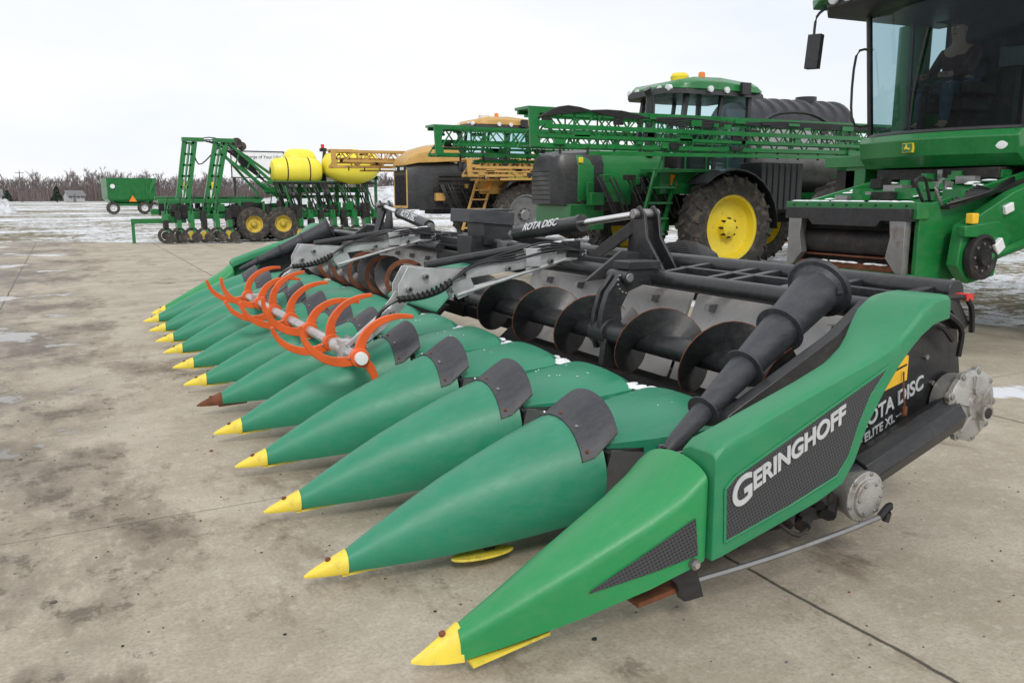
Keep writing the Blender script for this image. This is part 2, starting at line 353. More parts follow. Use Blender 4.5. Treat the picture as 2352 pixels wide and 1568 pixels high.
mb=MB(); mb.add([(-1500,-300,-.03),(1500,-300,-.03),(1500,2200,-.03),(-1500,2200,-.03)],[[0,1,2,3]],'field')
g=mb.done('field_ground'); g['kind']='structure'
mb=MB(); poly=[(-60,-40),(40,-40),(16,-6),(10.6,4.4),(9.0,9.5),(7.4,20),(6,27.4),(-2,33.8),(-60,80)]
mb.prism(poly,'z',-.2,0,'concrete'); g=mb.done('concrete_yard'); g['kind']='structure'
# ================================================================== HEADER
HO=(2.3,6.95,0)
H=thing('corn_header',HO,'long green folding corn header with pointed snouts resting on concrete','corn header')
def snout_sec(x,hw,zt,zb,n=20,dip=36,g=.0):
    pts=[]; zc=zb+(zt-zb)*.36; dr=math.radians(dip)
    for i in range(n+1):
        t=-dr+(math.pi+2*dr)*i/n; cx=math.cos(t); sy=math.sin(t)
        y=(hw+g)*math.copysign(abs(cx)**.95,cx); z=zc+((zt-zc+g)*abs(sy)**.95 if sy>0 else (zc-zb)*sy/math.sin(dr))
        pts.append((x,y,z))
    return pts
prof=[(.165,.044,.158,.083),(.3,.074,.236,.086),(.45,.108,.317,.092),(.6,.143,.392,.102),(.78,.186,.468,.120),(.95,.226,.533,.142),(1.08,.256,.578,.162),(1.18,.278,.608,.182),(1.235,.289,.622,.205),(1.26,.291,.628,.235)]
mb=MB(); mb.loft([snout_sec(*q) for q in prof],'teal')
snout=mb.done('snout',H,ang=50)
mbt=MB(); tipprof=[(0,.005,.090,.081),(.03,.015,.108,.078),(.09,.030,.134,.077),(.172,.049,.167,.078)]
mbt.loft([snout_sec(*q) for q in tipprof],'yellow')
mbt.box((.25,0,.072),(.20,.055,.012),'yellow',rot=(0,-.03,0))
mbt.cyl((.10,0,.135),(.098,0,.144),.012,'rust',n=10)
tip=mbt.done('snout_tip',snout,ang=50)
mbc=MB()
def collar_sec(x,hw,zt,zb,n=24,t0=.15,t1=.85,g=0):
    pts=[]; zc=zb+(zt-zb)*.36
    for i in range(n+1):
        t=math.pi*(t0+(t1-t0)*i/n); cx=math.cos(t); sy=math.sin(t)
        pts.append((x-.02*(1-sy),(hw+g)*math.copysign(abs(cx)**.95,cx),zc+(zt-zc+g)*abs(sy)**.95))
    return pts
so_=[collar_sec(1.170,.276,.606,.182,g=.006),collar_sec(1.225,.287,.620,.20,g=.009),collar_sec(1.235,.287,.630,.21,g=.009),collar_sec(1.29,.284,.668,.26,g=.008),collar_sec(1.35,.278,.705,.31,g=.006)]
si_=[[(x,y*.965,z-.014) for x,y,z in q] for q in so_[::-1]]
mbc.loft(so_+si_+[so_[0]],'rubber',closed=False,caps=False)
for i in range(5):
    t=math.pi*(.19+.155*i); cx=math.cos(t);sy=math.sin(t); zc=.195+(.615-.195)*.36
    q=V((1.195-.02*(1-sy),.292*math.copysign(abs(cx)**.95,cx),zc+(.622-zc)*abs(sy)**.95)); d=V((0,cx,sy)).normalized()
    mbc.cyl(q-d*.006,q+d*.005,.008,'steel' if i%2 else 'rust',n=8)
collar=mbc.done('rubber_collar',snout,ang=40)
mbg=MB()
for s in (-1,1):
    mbg.prism([(1.24,.28),(1.30,.50),(1.52,.46),(1.62,.40),(1.34,.22)],'y',s*.262-.004,s*.262+.004,'steel')
mbg.box((1.40,0,.36),(.24,.53,.26),'dark')
guard=mbg.done('gathering_plate',snout)
mbg=MB(); mbg.prism([(.76+.15*math.cos(t*math.pi/9),-.08+.055*math.sin(t*math.pi/9)) for t in range(18)],'z',.055,.066,'yellow')
mbg.box((.80,-.06,.095),(.05,.03,.07),'dark')
skid=mbg.done('skid_plate',snout,bevel=.003)
mbh=MB()
def hood_sec(x,hw,zt,zs):
    pts=[(x,-hw,zs-.17)]
    for i in range(13):
        u=-1+2*i/12; pts.append((x,hw*u,zs+(zt-zs)*(1-abs(u)**2.6)))
    return pts+[(x,hw,zs-.17)]
mbh.loft([hood_sec(1.31,.215,.575,.505),hood_sec(1.50,.285,.594,.520),hood_sec(1.7,.345,.612,.538),hood_sec(1.90,.370,.628,.560),[(1.97-(.05 if abs(y)>.3 else 0),y*.98,z-.035) for _,y,z in hood_sec(1.94,.370,.628,.560)]],'teal')
hood=mbh.done('hood',H,ang=40)
for k in range(1,12):
    y=3.14+.765*(k-1)-HO[1]; x=.73-HO[0]
    yaw=random.uniform(-.02,.02); dz=random.uniform(-.004,.010); pt=random.uniform(-.010,.010)
    if k==1: s,h=snout,hood; kids=[tip,collar,guard,skid]
    else:
        s=copy(snout,H); h=copy(hood,H); kids=[copy(q,s) for q in (tip,collar,guard)]
    s.location=(x,y,dz); s.rotation_euler=(0,pt,yaw); h.location=(x,y,0)
    if k==5:
        me=kids[0].data.copy(); me.materials[0]=M['rust']; kids[0].data=me; kids[0]['label']='rusty snout tip without yellow paint'
def end_div(mir):
    f=(lambda y:13.9-y) if mir else (lambda y:y)
    mb=MB()
    def sec(x,yo,yi,zt,zb,zs):
        ym=yo+(yi-yo)*.42; N=8
        pts=[(yo,zb),(yo,(zb+zs)/2)]
        for i in range(N+1):
            t=math.pi/2*i/N; pts.append((yo+(ym-yo)*(1-math.cos(t)**1.25),zs+(zt-zs)*math.sin(t)**.9))
        for i in range(1,N+1):
            t=math.pi/2*i/N; pts.append((ym+(yi-ym)*math.sin(t)**1.1,zs-.03+(zt-zs+.03)*math.cos(t)))
        pts.append((yi,zb+.02))
        return [(x,f(a),b) for a,b in pts]
    mb.loft([sec(1.045,2.312,2.408,.170,.065,.118),sec(1.2,2.270,2.43,.255,.10,.195),sec(1.45,2.205,2.46,.392,.165,.325),sec(1.7,2.148,2.48,.530,.240,.455),sec(1.82,2.125,2.49,.603,.283,.53),sec(1.88,2.115,2.49,.652,.303,.585),sec(1.91,2.118,2.485,.670,.313,.61),sec(1.925,2.130,2.475,.655,.325,.60)],'green2')
    nose=mb.done('divider_nose',H,HO,ang=42)
    mb=MB()
    mb.loft([[(x,f(2.360+q*s),z) for q,z in ((-1,zb),(-.85,zt*.55+zb*.45),(-.4,zt-.008),(0,zt),(.4,zt-.008),(.85,zt*.55+zb*.45),(1,zb))] for x,s,zt,zb in ((.885,.005,.088,.078),(.93,.020,.114,.068),(.99,.038,.147,.063),(1.055,.054,.180,.062))],'yellow')
    mb.box((1.22,f(2.3),.078),(.3,.05,.012),'yellow',rot=(0,-.14,0)); mb.cyl((1.0,f(2.362),.148),(.997,f(2.362),.158),.012,'rust',n=10)
    mb.done('nose_tip',nose,HO,ang=50)
    if not mir:
        yq=lambda x:(2.205+(x-1.45)*(2.148-2.205)/.25 if x<1.7 else 2.148+(x-1.7)*(2.115-2.148)/.185)-.007
        mb=MB()
        up=[(1.47,.262),(1.70,.395),(1.86,.485)]; lo=[(1.475,.258),(1.70,.305),(1.875,.345)]
        vs=[(x,yq(x),z) for x,z in up]+[(x,yq(x),z) for x,z in lo]
        mb.add(vs,[[0,1,4,3],[1,2,5,4]],'insert')
        mb.done('dimpled_insert',nose,HO)
        mb=MB(); mb.cyl((1.86,2.12,.315),(1.86,2.10,.315),.020,'steel',n=12); mb.cyl((1.86,2.10,.315),(1.86,2.092,.315),.012,'chrome',n=6)
        mb.done('hinge_bolt',nose,HO)
        mb=MB(); mb.prism([(1.78,.27),(1.93,.30),(1.99,.12),(1.9,.12),(1.86,.2)],'y',2.2,2.24,'black'); mb.box((1.84,2.27,.15),(.26,.08,.02),'rust',rot=(0,-.1,0))
        mb.done('hinge_bracket',nose,HO)
    mb=MB()
    cov=[(1.93,.705,.312,.19),(1.97,.740,.318,.19),(2.2,.822,.375,.17),(2.45,.900,.44,.17),(2.58,.940,.49,.18),(2.64,.957,.57,.19),(2.70,.976,.71,.21),(2.78,1.002,.83,.24),(2.86,1.038,.93,.28),(2.92,1.085,.99,.31),(2.98,1.140,1.04,.33),(3.05,1.185,1.08,.33),(3.09,1.195,1.09,.33),(3.15,1.197,1.10,.33)]
    secs=[]
    for x,zt,zb,wd in cov:
        yb=2.10
        pts=[(yb,zb),(yb,zt-.05 if zt-.05>zb else zb+.01),(yb+.004,zt-.018),(yb+.018,zt-.003),(yb+.05,zt),(yb+wd*.75,zt-.004),(yb+wd*.95,zt-.025),(yb+wd,zt-.07),(yb+wd,zt-.1),(yb+.06,zt-.1),(yb+.05,zb)]
        secs.append([(x,f(q),z) for q,z in pts])
    mb.loft(secs,'cover'); cover=mb.done('end_cover',H,HO,bevel=.004,ang=32)
    if not mir:
        mb=MB(); ins=[(1.985,.375),(1.975,.575),(2.02,.615),(2.80,.94),(2.70,.83),(2.645,.72),(2.60,.60),(2.54,.53),(2.3,.455)]
        mb.add([(x,2.095,z) for x,z in ins],[list(range(len(ins)))],'insert'); mb.done('dimpled_insert',cover,HO)
        mb=MB(); lip=ins+[ins[0]]
        for i in range(len(ins)):
            mb.cyl((lip[i][0],2.098,lip[i][1]),(lip[i+1][0],2.098,lip[i+1][1]),.006,'cover',n=6)
        mb.done('insert_lip',cover,HO,ang=60)
        A=math.radians(23.5); xd=(math.cos(A),0,math.sin(A)); yd=(-math.sin(A),0,math.cos(A))
        text('G',.140,(2.005,2.091,.488),xd,yd,'letter',cover,shear=.35,bold=.003,off=HO,sx=1.05)
        text('ERINGHOFF',.088,(2.005+.104*xd[0],2.091,.488+.104*xd[2]+.022),xd,yd,'letter',cover,shear=.35,bold=.003,off=HO,sx=1.06)
    mb=MB(); pl=[(2.05,.30),(2.6,.36),(3.0,.42),(3.62,.5),(3.78,.72),(3.72,.98),(3.60,1.12),(3.1,1.14),(2.9,1.0),(2.3,.72)]
    mb.prism(pl,'y',f(2.44),f(2.50),'black'); ep=mb.done('end_plate',H,HO,bevel=.004)
    if not mir:
        text('ROTA DISC',.092,(3.08,2.435,.545),(math.cos(.36),0,math.sin(.36)),(-math.sin(.36),0,math.cos(.36)),'letter',ep,shear=.3,bold=.002,off=HO,sx=.95)
        text('— ELITE XL —',.055,(3.05,2.435,.465),(math.cos(.36),0,math.sin(.36)),(-math.sin(.36),0,math.cos(.36)),'letter',ep,shear=.3,bold=.001,off=HO)
        mb=MB(); mb.prism([(3.10,.69),(3.37,.755),(3.37,.865),(3.335,.915),(3.20,.93)],'y',2.43,2.441,'sticker'); mb.prism([(3.27,.85),(3.36,.875),(3.36,.883),(3.27,.858)],'y',2.427,2.431,'dark'); mb.prism([(3.27,.80),(3.36,.825),(3.36,.833),(3.27,.808)],'y',2.427,2.431,'dark'); mb.done('warning_sticker',ep,HO)
        mb=MB(); mb.tube([(3.33,2.42,.80),(3.315,2.40,.70),(3.33,2.40,.64)],.004,'rust'); mb.cyl((3.33,2.40,.64),(3.33,2.40,.60),.012,'rust',n=8); mb.done('pull_cord',ep,HO)
        mb=MB()
        for (x,z) in ((3.5,.85),(3.56,.72),(3.6,.98),(3.4,1.0),(3.62,.62)): mb.cyl((x,2.445,z),(x,2.425,z),.013,'steel',n=6)
        mb.tube([(3.2,2.42,1.12),(3.4,2.36,1.10),(3.62,2.36,1.0),(3.66,2.38,.85)],.014,'hyd'); mb.tube([(3.3,2.42,1.0),(3.45,2.36,1.02),(3.6,2.38,.93)],.012,'hyd')
        mb.tube([(3.5,2.42,1.12),(3.66,2.36,1.12),(3.74,2.38,.96)],.014,'hyd'); mb.box((3.66,2.38,1.13),(.05,.06,.03),'red')
        mb.prism([(3.2,1.12),(3.62,1.12),(3.72,1.0),(3.68,.97),(3.58,1.07),(3.2,1.07)],'y',2.38,2.445,'black')
        mb.done('cable',ep,HO)
end_div(False); end_div(True)
mb=MB()
mb.cyl((2.95,2.33,.40),(3.56,2.33,.60),.085,'black',n=8); mb.cyl((2.9,2.33,.37),(2.98,2.33,.41),.06,'rubber',n=14)
mb.done('driveshaft_guard',H,HO,bevel=.004)
mb=MB(); c=(3.66,2.32,.63)
mb.lathe(c,(0,-1,0),[(-.10,.13),(-.02,.145),(0,.168),(.025,.168),(.032,.150),(.038,.125),(.042,.06),(.055,.055),(.055,.0)],'alum',n=32)
for i in range(9):
    t=2*math.pi*i/9; q=V((c[0]+.160*math.cos(t),c[1]-.02,c[2]+.160*math.sin(t))); mb.cyl(q,q+V((0,-.014,0)),.013,'steel',n=6); mb.cyl(q+V((0,.02,0)),q+V((0,-.006,0)),.022,'alum',n=10)
mb.box((3.655,2.28,.74),(.035,.03,.06),'alum',rot=(0,.2,0)); mb.cyl((3.70,2.28,.60),(3.70,2.235,.60),.040,'alum',n=20); mb.cyl((3.70,2.235,.60),(3.70,2.232,.60),.026,'dark',n=16)
for t in (0.6,1.7,2.9,4.1,5.2): mb.beam((c[0]+.05*math.cos(t),2.272,c[2]+.05*math.sin(t)),(c[0]+.14*math.cos(t),2.285,c[2]+.14*math.sin(t)),.014,.014,'alum')
mb.done('gearbox',H,HO,bevel=.003,label='large round cast aluminium gearbox')
mb=MB(); c=(2.91,2.27,.33)
mb.lathe(c,(0,-1,0),[(-.16,.09),(-.03,.10),(0,.112),(.025,.112),(.03,.085),(.045,.08),(.05,.03),(.05,.0)],'alum',n=28)
for i in range(6):
    t=2*math.pi*i/6; q=V((c[0]+.066*math.cos(t),c[1]-.044,c[2]+.066*math.sin(t))); mb.cyl(q,q+V((0,-.009,0)),.008,'steel',n=6)
for i in range(6):
    t=2*math.pi*i/6+.3; q=V((c[0]+.102*math.cos(t),c[1]-.02,c[2]+.102*math.sin(t))); mb.cyl(q,q+V((0,-.012,0)),.010,'steel',n=6)
mb.done('gearbox',H,HO,bevel=.003,label='small round cast aluminium gearbox')
mb=MB()
mb.tube([(1.95,2.22,.18),(2.3,2.2,.20),(2.7,2.2,.225),(2.95,2.2,.25)],.012,'steel'); mb.tube([(2.95,2.2,.25),(3.01,2.2,.29),(2.99,2.2,.22)],.016,'dark')
mb.done('lower_rod',H,HO)
mb=MB(); mb.box((2.6,2.37,.30),(.5,.06,.14),'dark')
for (x,z) in ((2.5,.27),(2.6,.24),(2.68,.32),(2.75,.26),(2.42,.30),(2.56,.34)): mb.cyl((x,2.3,z),(x+.08,2.36,z+.05),.035,'dark',n=8); mb.box((x+.03,2.33,z+.06),(.09,.06,.05),'dark',rot=(.2,.4,.1))
mb.tube([(2.45,2.33,.30),(2.55,2.27,.22),(2.7,2.33,.27)],.010,'dark')
mb.done('chain_drive',H,HO)
for k in range(12):
    yc=2.757+.765*k
    mb=MB()
    mb.box((2.45,yc-.30,.33),(.9,.09,.22),'dark'); mb.box((2.45,yc+.30,.33),(.9,.09,.22),'dark')
    mb.box((2.75,yc,.25),(.7,.56,.16),'dark'); mb.lathe((2.3,yc,.2),(0,0,1),[(-.05,0),(-.05,.28),(0,.30),(0,0)],'dark',n=20)
    mb.box((2.55,yc-.06,.40),(.6,.02,.20),'steel'); mb.box((2.55,yc+.06,.40),(.6,.02,.20),'steel')
    mb.done('row_unit',H,HO)
for y0,y1 in ((2.5,6.2),(7.6,11.4)):
    mb=MB(); mb.prism([(2.66,.40),(2.78,.30),(3.1,.32),(3.32,.5),(3.36,.5),(3.12,.28),(2.76,.26),(2.64,.38)],'y',y0,y1,'dark'); mb.done('auger_trough',H,HO)
def auger(y0,y1,hand,name='auger',ph=0.):
    mb=MB(); mb.cyl((2.95,y0,.75),(2.95,y1,.75),.068,'black',n=20)
    pitch=.57; n=int((y1-y0)/pitch*28); R=.212
    vs=[];fs=[];edge=[]
    for i in range(n+1):
        y=y0+(y1-y0)*i/n; t=hand*2*math.pi*(y-y0)/pitch+ph
        for r,dy in ((.066,-.004),(R,-.003),(R,.003),(.066,.004)):
            vs.append((2.95+r*math.cos(t),y+dy,.75+r*math.sin(t)))
        edge.append((2.95+(R+.001)*math.cos(t),y,.75+(R+.001)*math.sin(t)))
    for i in range(n):
        a=i*4;b=a+4
        fs+=[[a,a+1,b+1,b],[a+2,a+3,b+3,b+2]]
    mb.add(vs,fs,'black'); mb.tube(edge,.0035,'rust',n=4,smooth=False)
    return mb.done(name,H,HO,ang=50)
auger(2.62,4.2,1,ph=2.2); auger(4.30,6.15,1,ph=.6); auger(7.7,11.2,-1,ph=1.)
for i in range(5):
    mb=MB(); y=7.75+i*.62
    mb.lathe((2.95,y,.75),(0.25,1,0),[(-.006,.17),(-.006,.215),(.006,.215),(.006,.17)],'rust',n=30,closed=True)
    mb.done('rusty_flight_band',H,HO)
for y0,y1 in ((2.55,3.95),(4.0,6.0),(7.9,11.4)):
    mb=MB(); mb.prism([(3.22,.48),(3.42,.99),(3.44,.99),(3.24,.48)],'y',y0,y1,'sheet')
    y=y0+.3
    while y<y1-.1: mb.prism([(3.385,.90),(3.33,.915),(3.34,.95),(3.405,.95)],'y',y,y+.04,'steel'); y+=.45
    mb.done('back_sheet',H,HO)
mb=MB()
for y0,y1 in ((2.5,6.05),(7.7,11.4)):
    mb.cyl((3.30,y0,1.07),(3.30,y1,1.07),.052,'black',n=18)
    mb.cyl((3.78,y0,1.13),(3.78,y1,1.13),.06,'black',n=18)
    mb.beam((3.62,y0,.42),(3.62,y1,.42),.14,.14,'black')
    mb.beam((3.50,y0,.98),(3.50,y1,.98),.03,.09,'black')
for y in (2.6,3.02,3.2,3.6,3.78,4.2,5.8,8.0,8.9,9.9,11.2):
    mb.beam((3.30,y,1.08),(3.78,y,1.13),.05,.06,'black')
for y in (3.05,3.62,4.2,5.8,8.0,9.5,11.2): mb.beam((3.62,y,.42),(3.78,y,1.12),.07,.10,'black')
mb.beam((3.54,2.6,1.11),(3.54,4.25,1.11),.05,.05,'black')
mb.beam((3.62,6.0,.42),(3.62,7.8,.42),.10,.10,'black')
mb.done('rear_frame',H,HO,bevel=.004)
mb=MB()
mb.beam((3.5,5.9,1.1),(3.5,8.0,1.1),.14,.14,'black'); mb.beam((3.8,6.0,1.15),(3.8,7.9,1.15),.12,.12,'black'); mb.beam((3.7,5.9,.42),(3.7,8.0,.42),.16,.16,'black')
mb.beam((3.7,6.05,.42),(3.6,6.05,1.1),.1,.16,'black'); mb.beam((3.7,7.85,.42),(3.6,7.85,1.1),.1,.16,'black')
mb.beam((3.35,6.1,1.0),(3.35,7.8,1.0),.1,.1,'black')
mb.done('centre_frame',H,HO,bevel=.006)
mb=MB()
mb.box((3.5,6.98,1.24),(.30,.36,.20),'black'); mb.box((3.42,6.98,1.39),(.46,.42,.12),'rubber',rot=(0,.08,0)); mb.box((3.34,6.98,1.12),(.22,.30,.22),'black')
mb.box((3.45,6.98,1.455),(.4,.36,.015),'rubber')
mb.done('control_box',H,HO,bevel=.025,seg=3)
mb=MB()
mb.loft([[(x,y0,z-.04),(x,y0,z),(x,y1,z),(x,y1,z-.04)] for x,z,y0,y1 in ((2.66,.66,6.3,7.5),(2.85,.82,6.35,7.45),(3.1,.95,6.4,7.4),(3.3,.97,6.4,7.4))],'teal')
mb.done('centre_hood',H,HO,bevel=.02)
mb=MB(); mb.box((3.6,7.65,1.09),(.46,3.6,.02),'black')
for i in range(26):
    y=random.uniform(5.9,9.4); x=random.uniform(3.4,3.8); z=random.uniform(1.11,1.16)
    mb.box((x,y,z),(random.uniform(.04,.16),random.uniform(.04,.2),random.uniform(.06,.11)),random.choice(['black','black','steel','dark','silver']),rot=(random.uniform(-.1,.1),0,random.uniform(-.2,.2)))
for i in range(12):
    y=random.uniform(6.6,8.7); x=random.uniform(3.45,3.7)
    mb.tube([(x,y,1.09),(x-.05,y+.2,1.17+random.uniform(0,.04)),(x-.1,y+.45,1.15),(x,y+.7,1.09)],.009,'hyd')
mb.done('hydraulic_block',H,HO)
mb=MB(); mb.box((3.95,4.75,1.04),(.12,.6,.10),'black')
for i in range(8):
    mb.tube([(4.0,4.5+.05*i,1.0),(4.0+.04*i,4.45+.04*i,1.12),(3.92+.03*i,4.6+.05*i,1.16+.012*i),(3.78,4.9+.05*i,1.12)],.011,'hyd')
mb.done('hose_bundle',H,HO)
mb=MB()
outer=[(3.36,1.12),(3.2,1.16),(3.02,1.12),(2.92,1.0),(2.88,.88),(2.86,.74),(2.90,.64),(3.02,.66),(3.04,.76),(3.02,.9),(3.08,1.0),(3.2,1.04),(3.36,1.02)]
mb.prism(outer,'y',4.20,4.245,'black'); mb.prism(outer,'y',4.285,4.32,'black'); mb.cyl((2.95,4.18,.75),(2.95,4.34,.75),.09,'black',n=18)
mb.cyl((3.05,4.16,1.09),(3.05,4.36,1.09),.04,'black',n=14); mb.cyl((3.05,4.165,1.09),(3.05,4.15,1.09),.028,'steel',n=10)
mb.box((3.18,4.26,1.16),(.25,.16,.05),'black'); mb.prism([(2.86,.55),(3.06,.5),(3.06,.70),(2.88,.72)],'y',4.16,4.21,'black')
for t in range(6): q=.5+t*.42; mb.cyl((3.06+.07*math.cos(q+2),4.205,1.06+.07*math.sin(q+2)),(3.06+.07*math.cos(q+2),4.188,1.06+.07*math.sin(q+2)),.008,'steel',n=6)
mb.done('auger_hanger',H,HO,bevel=.004)
def tower(y,s):
    mb=MB()
    pl=[(y-.12*s,1.06),(y-.06*s,1.46),(y+.02*s,1.52),(y+.09*s,1.46),(y+.12*s,1.30),(y+.34*s,1.06)]
    for x in (3.58,3.70): mb.prism(pl,'x',x,x+.025,'black')
    mb.cyl((3.54,y+.01*s,1.46),(3.76,y+.01*s,1.46),.035,'steel',n=12); mb.box((3.6,y+.05,1.10),(.5,.45,.05),'black')
    mb.beam((3.64,y,1.42),(3.40,y-.35*s,1.10),.06,.08,'black'); mb.beam((3.4,y-.2,1.12),(3.4,y+.5,1.12),.12,.06,'black')
    mb.prism([(3.05,1.02),(3.35,1.22),(3.5,1.2),(3.5,1.05)],'y',y-.16,y-.13,'black')
    mb.done('fold_tower',H,HO,bevel=.004)
tower(4.82,-1); tower(10.3,1)
def cylinder(p,q,frac):
    p=V(p);q=V(q); m=p.lerp(q,frac); mb=MB(); mb.cyl(p,m,.062,'black',n=20); mb.cyl(p-(q-p).normalized()*.09,p,.035,'steel',n=12); mb.cyl(m,m+(q-p).normalized()*.04,.068,'black',n=20)
    c=mb.done('fold_cylinder',H,HO); mb=MB(); mb.cyl(m,q,.026,'chrome',n=14); mb.cyl(q-(q-p).normalized()*.07,q,.04,'black',n=12); mb.done('piston_rod',c,HO)
    return c,p,m
nn=V((-.85,0,.52)).normalized(); yy=V((.52,0,.85)).normalized()
c1,p1,m1=cylinder((3.50,6.45,1.26),(3.62,4.83,1.46),.56)
d=(m1-p1).normalized(); text('ROTA DISC',.098,p1+d*.20+nn*.066-yy*.032,d,yy,'letter',c1,off=HO,bold=.002,sx=1.0)
c2,p2,m2=cylinder((3.50,8.45,1.26),(3.62,10.28,1.45),.58)
d=(p2-m2).normalized(); text('ROTA DISC',.105,m2+d*.2+nn*.066-yy*.034,d,yy,'letter',c2,off=HO,bold=.002,sx=1.0)
def reel_arm(y):
    mb=MB()
    for dy in (-.065,.065):
        mb.prism([(2.42,1.02),(2.42,1.085),(3.42,1.19),(3.42,1.13)],'y',y+dy-.005,y+dy+.005,'silver')
        mb.prism([(1.93,1.0),(2.0,1.12),(2.12,1.11),(2.42,1.085),(2.42,1.02),(2.2,.98),(2.05,.88),(1.93,.92)],'y',y+dy*.9-.005,y+dy*.9+.005,'silver')
        mb.prism([(2.3,.98),(2.45,1.04),(2.5,.93),(2.36,.88)],'y',y+dy*1.15-.005,y+dy*1.15+.005,'silver')
    for x,z in ((2.0,.97),(2.12,1.05),(2.4,1.05),(2.75,1.08),(3.1,1.12),(3.38,1.15)): mb.cyl((x,y-.10,z),(x,y+.10,z),.02,'steel',n=12); mb.cyl((x,y-.105,z),(x,y-.10,z),.012,'dark',n=8)
    mb.cyl((2.35,y-.08,.91),(3.30,y-.06,1.14),.014,'silver',n=12); mb.cyl((2.35,y+.07,.90),(3.3,y+.05,1.10),.012,'chrome',n=10)
    mb.cyl((2.15,y,1.12),(2.95,y,1.22),.028,'black',n=14); mb.cyl((2.95,y,1.22),(3.35,y,1.26),.013,'chrome',n=10)
    mb.box((2.95,y-.02,1.15),(.12,.16,.13),'silver'); mb.box((3.3,y,1.2),(.12,.16,.12),'black')
    for s in (-1,1): mb.prism([(1.95,.95),(2.02,.90),(1.84,.72),(1.65,.59),(1.62,.63),(1.80,.77)],'y',y+s*.05-.004,y+s*.05+.004,'silver')
    mb.cyl((1.97,y,.90),(1.66,y,.66),.026,'silver',n=12); mb.beam((1.86,y-.07,.84),(1.56,y-.07,.62),.025,.03,'silver'); mb.cyl((1.62,y-.13,.64),(1.62,y+.13,.64),.018,'steel',n=10); mb.cyl((1.88,y-.09,.82),(1.88,y+.09,.82),.015,'steel',n=10)
    arm=mb.done('reel_arm',H,HO,bevel=.002)
    mb=MB()
    pts=[V((2.28,y-.13,1.01)),V((2.2,y-.14,.960)),V((2.06,y-.15,.925)),V((1.90,y-.14,.915)),V((1.78,y-.13,.84)),V((1.73,y-.11,.72))]
    mb.tube(pts[:4],.022,'hyd',n=10)
    for i in range(12):
        t=i/11; q=pts[0].lerp(pts[3],t)+V((0,-.018*math.sin(t*3.1),-.022*math.sin(t*3.1))); mb.lathe(q,(1,0,.3),[(-.006,.022),(0,.029),(.006,.022)],'hyd',n=12)
    mb.tube(pts[2:],.013,'hyd')
    for j in range(4):
        o=.018*j; mb.tube([(3.4,y-.08+o,1.18),(3.1,y-.12+o,1.20+o),(2.8,y-.09+o,1.14+o),(2.5,y-.10+o,1.12),(2.28,y-.13,1.01)],.009,'hyd')
    mb.done('bellows_hose',arm,HO)
reel_arm(5.28); reel_arm(8.15)
mb=MB(); mb.cyl((1.575,4.98,.58),(1.575,8.75,.58),.035,'silver',n=8)
for y in (5.28,8.15): mb.box((1.6,y,.59),(.14,.12,.12),'silver')
mb.cyl((1.575,5.28,.58),(1.575,5.5,.58),.055,'silver',n=16)
reel=mb.done('reel',H,HO)
def tine(y,rot):
    mb=MB()
    def T(x,z):
        c,s=math.cos(rot),math.sin(rot); return (1.575+x*c-z*s, y, .58+x*s+z*c)
    arms=[[(0,.02),(.02,.10),(.07,.17),(.16,.225),(.27,.245),(.37,.235)],
          [(-.01,-.01),(-.10,-.02),(-.20,.0),(-.29,.06),(-.345,.14),(-.365,.23)],
          [(.0,-.02),(.05,-.05),(.085,-.10),(.10,-.16),(.095,-.23)]]
    for A in arms:
        P=[V((x,0,z)) for x,z in A]; Q=[]
        for i in range(len(P)-1):
            p0=P[max(i-1,0)];q1=P[i];q2=P[i+1];p3=P[min(i+2,len(P)-1)]
            for k in range(3):
                t=k/3; Q.append(.5*((2*q1)+(q2-p0)*t+(2*p0-5*q1+4*q2-p3)*t*t+(3*q1-p0-3*q2+p3)*t**3))
        Q.append(P[-1]); N=len(Q); secs=[]
        for i,q in enumerate(Q):
            d=Q[min(i+1,N-1)]-Q[max(i-1,0)]; l=d.length; nx,nz=-d.z/l,d.x/l; w_=.034-.022*(i/(N-1))**1.3
            a=V(T(q.x+nx*w_,q.z+nz*w_)); b=V(T(q.x-nx*w_,q.z-nz*w_)); secs.append([a+V((0,-.012,0)),b+V((0,-.012,0)),b+V((0,.012,0)),a+V((0,.012,0))])
        mb.loft(secs,'orange')
    mb.cyl((1.575,y-.028,.58),(1.575,y+.028,.58),.062,'orange',n=16)
    for x,z in ((.05,.06),(-.07,.0),(.03,-.07)):
        q=V(T(x,z)); mb.cyl(q+V((0,-.02,0)),q+V((0,.02,0)),.008,'steel',n=6)
    return mb.done('tine',reel,HO,bevel=.004)
for i in range(7): tine(5.0+.6*i+(.02 if i else 0),(0,.24,-.12,.16,.3,-.08,.12)[i])
mb=MB(); mb.lathe((1.575,4.99,.58),(0,-1,0),[(0,.042),(.05,.040),(.055,.0)],'white',n=18); mb.done('reel_cap',reel,HO)
def cone(mir):
    f=(lambda y:13.9-y) if mir else (lambda y:y)
    mb=MB(); a=V((2.00,f(2.46),.610)); b=V((3.14,f(2.78),1.150)); d=b-a; Ln=d.length
    pr=[(0,.018)]
    for i in range(1,25):
        t=i/24; r=.028+.084*t; pr.append((Ln*t,r))
        if i in (5,11,17): pr+=[(Ln*t+.001,r+.026),(Ln*t+.006,r+.027),(Ln*t+.008,r)]
    pr+=[(Ln+.005,.150),(Ln+.02,.160),(Ln+.024,.150),(Ln-.02,.108),(Ln-.3,.08),(Ln-.3,0)]
    mb.lathe(a,d,pr,'rubber',n=36)
    mb.cyl(b-d*.25,b+d.normalized()*.02,.035,'dark',n=12); mb.box(b+d.normalized()*.02,(.04,.26,.03),'rubber')
    mb.done('ear_saver_cone',H,HO,ang=40)
cone(False);cone(True)
mb=MB()
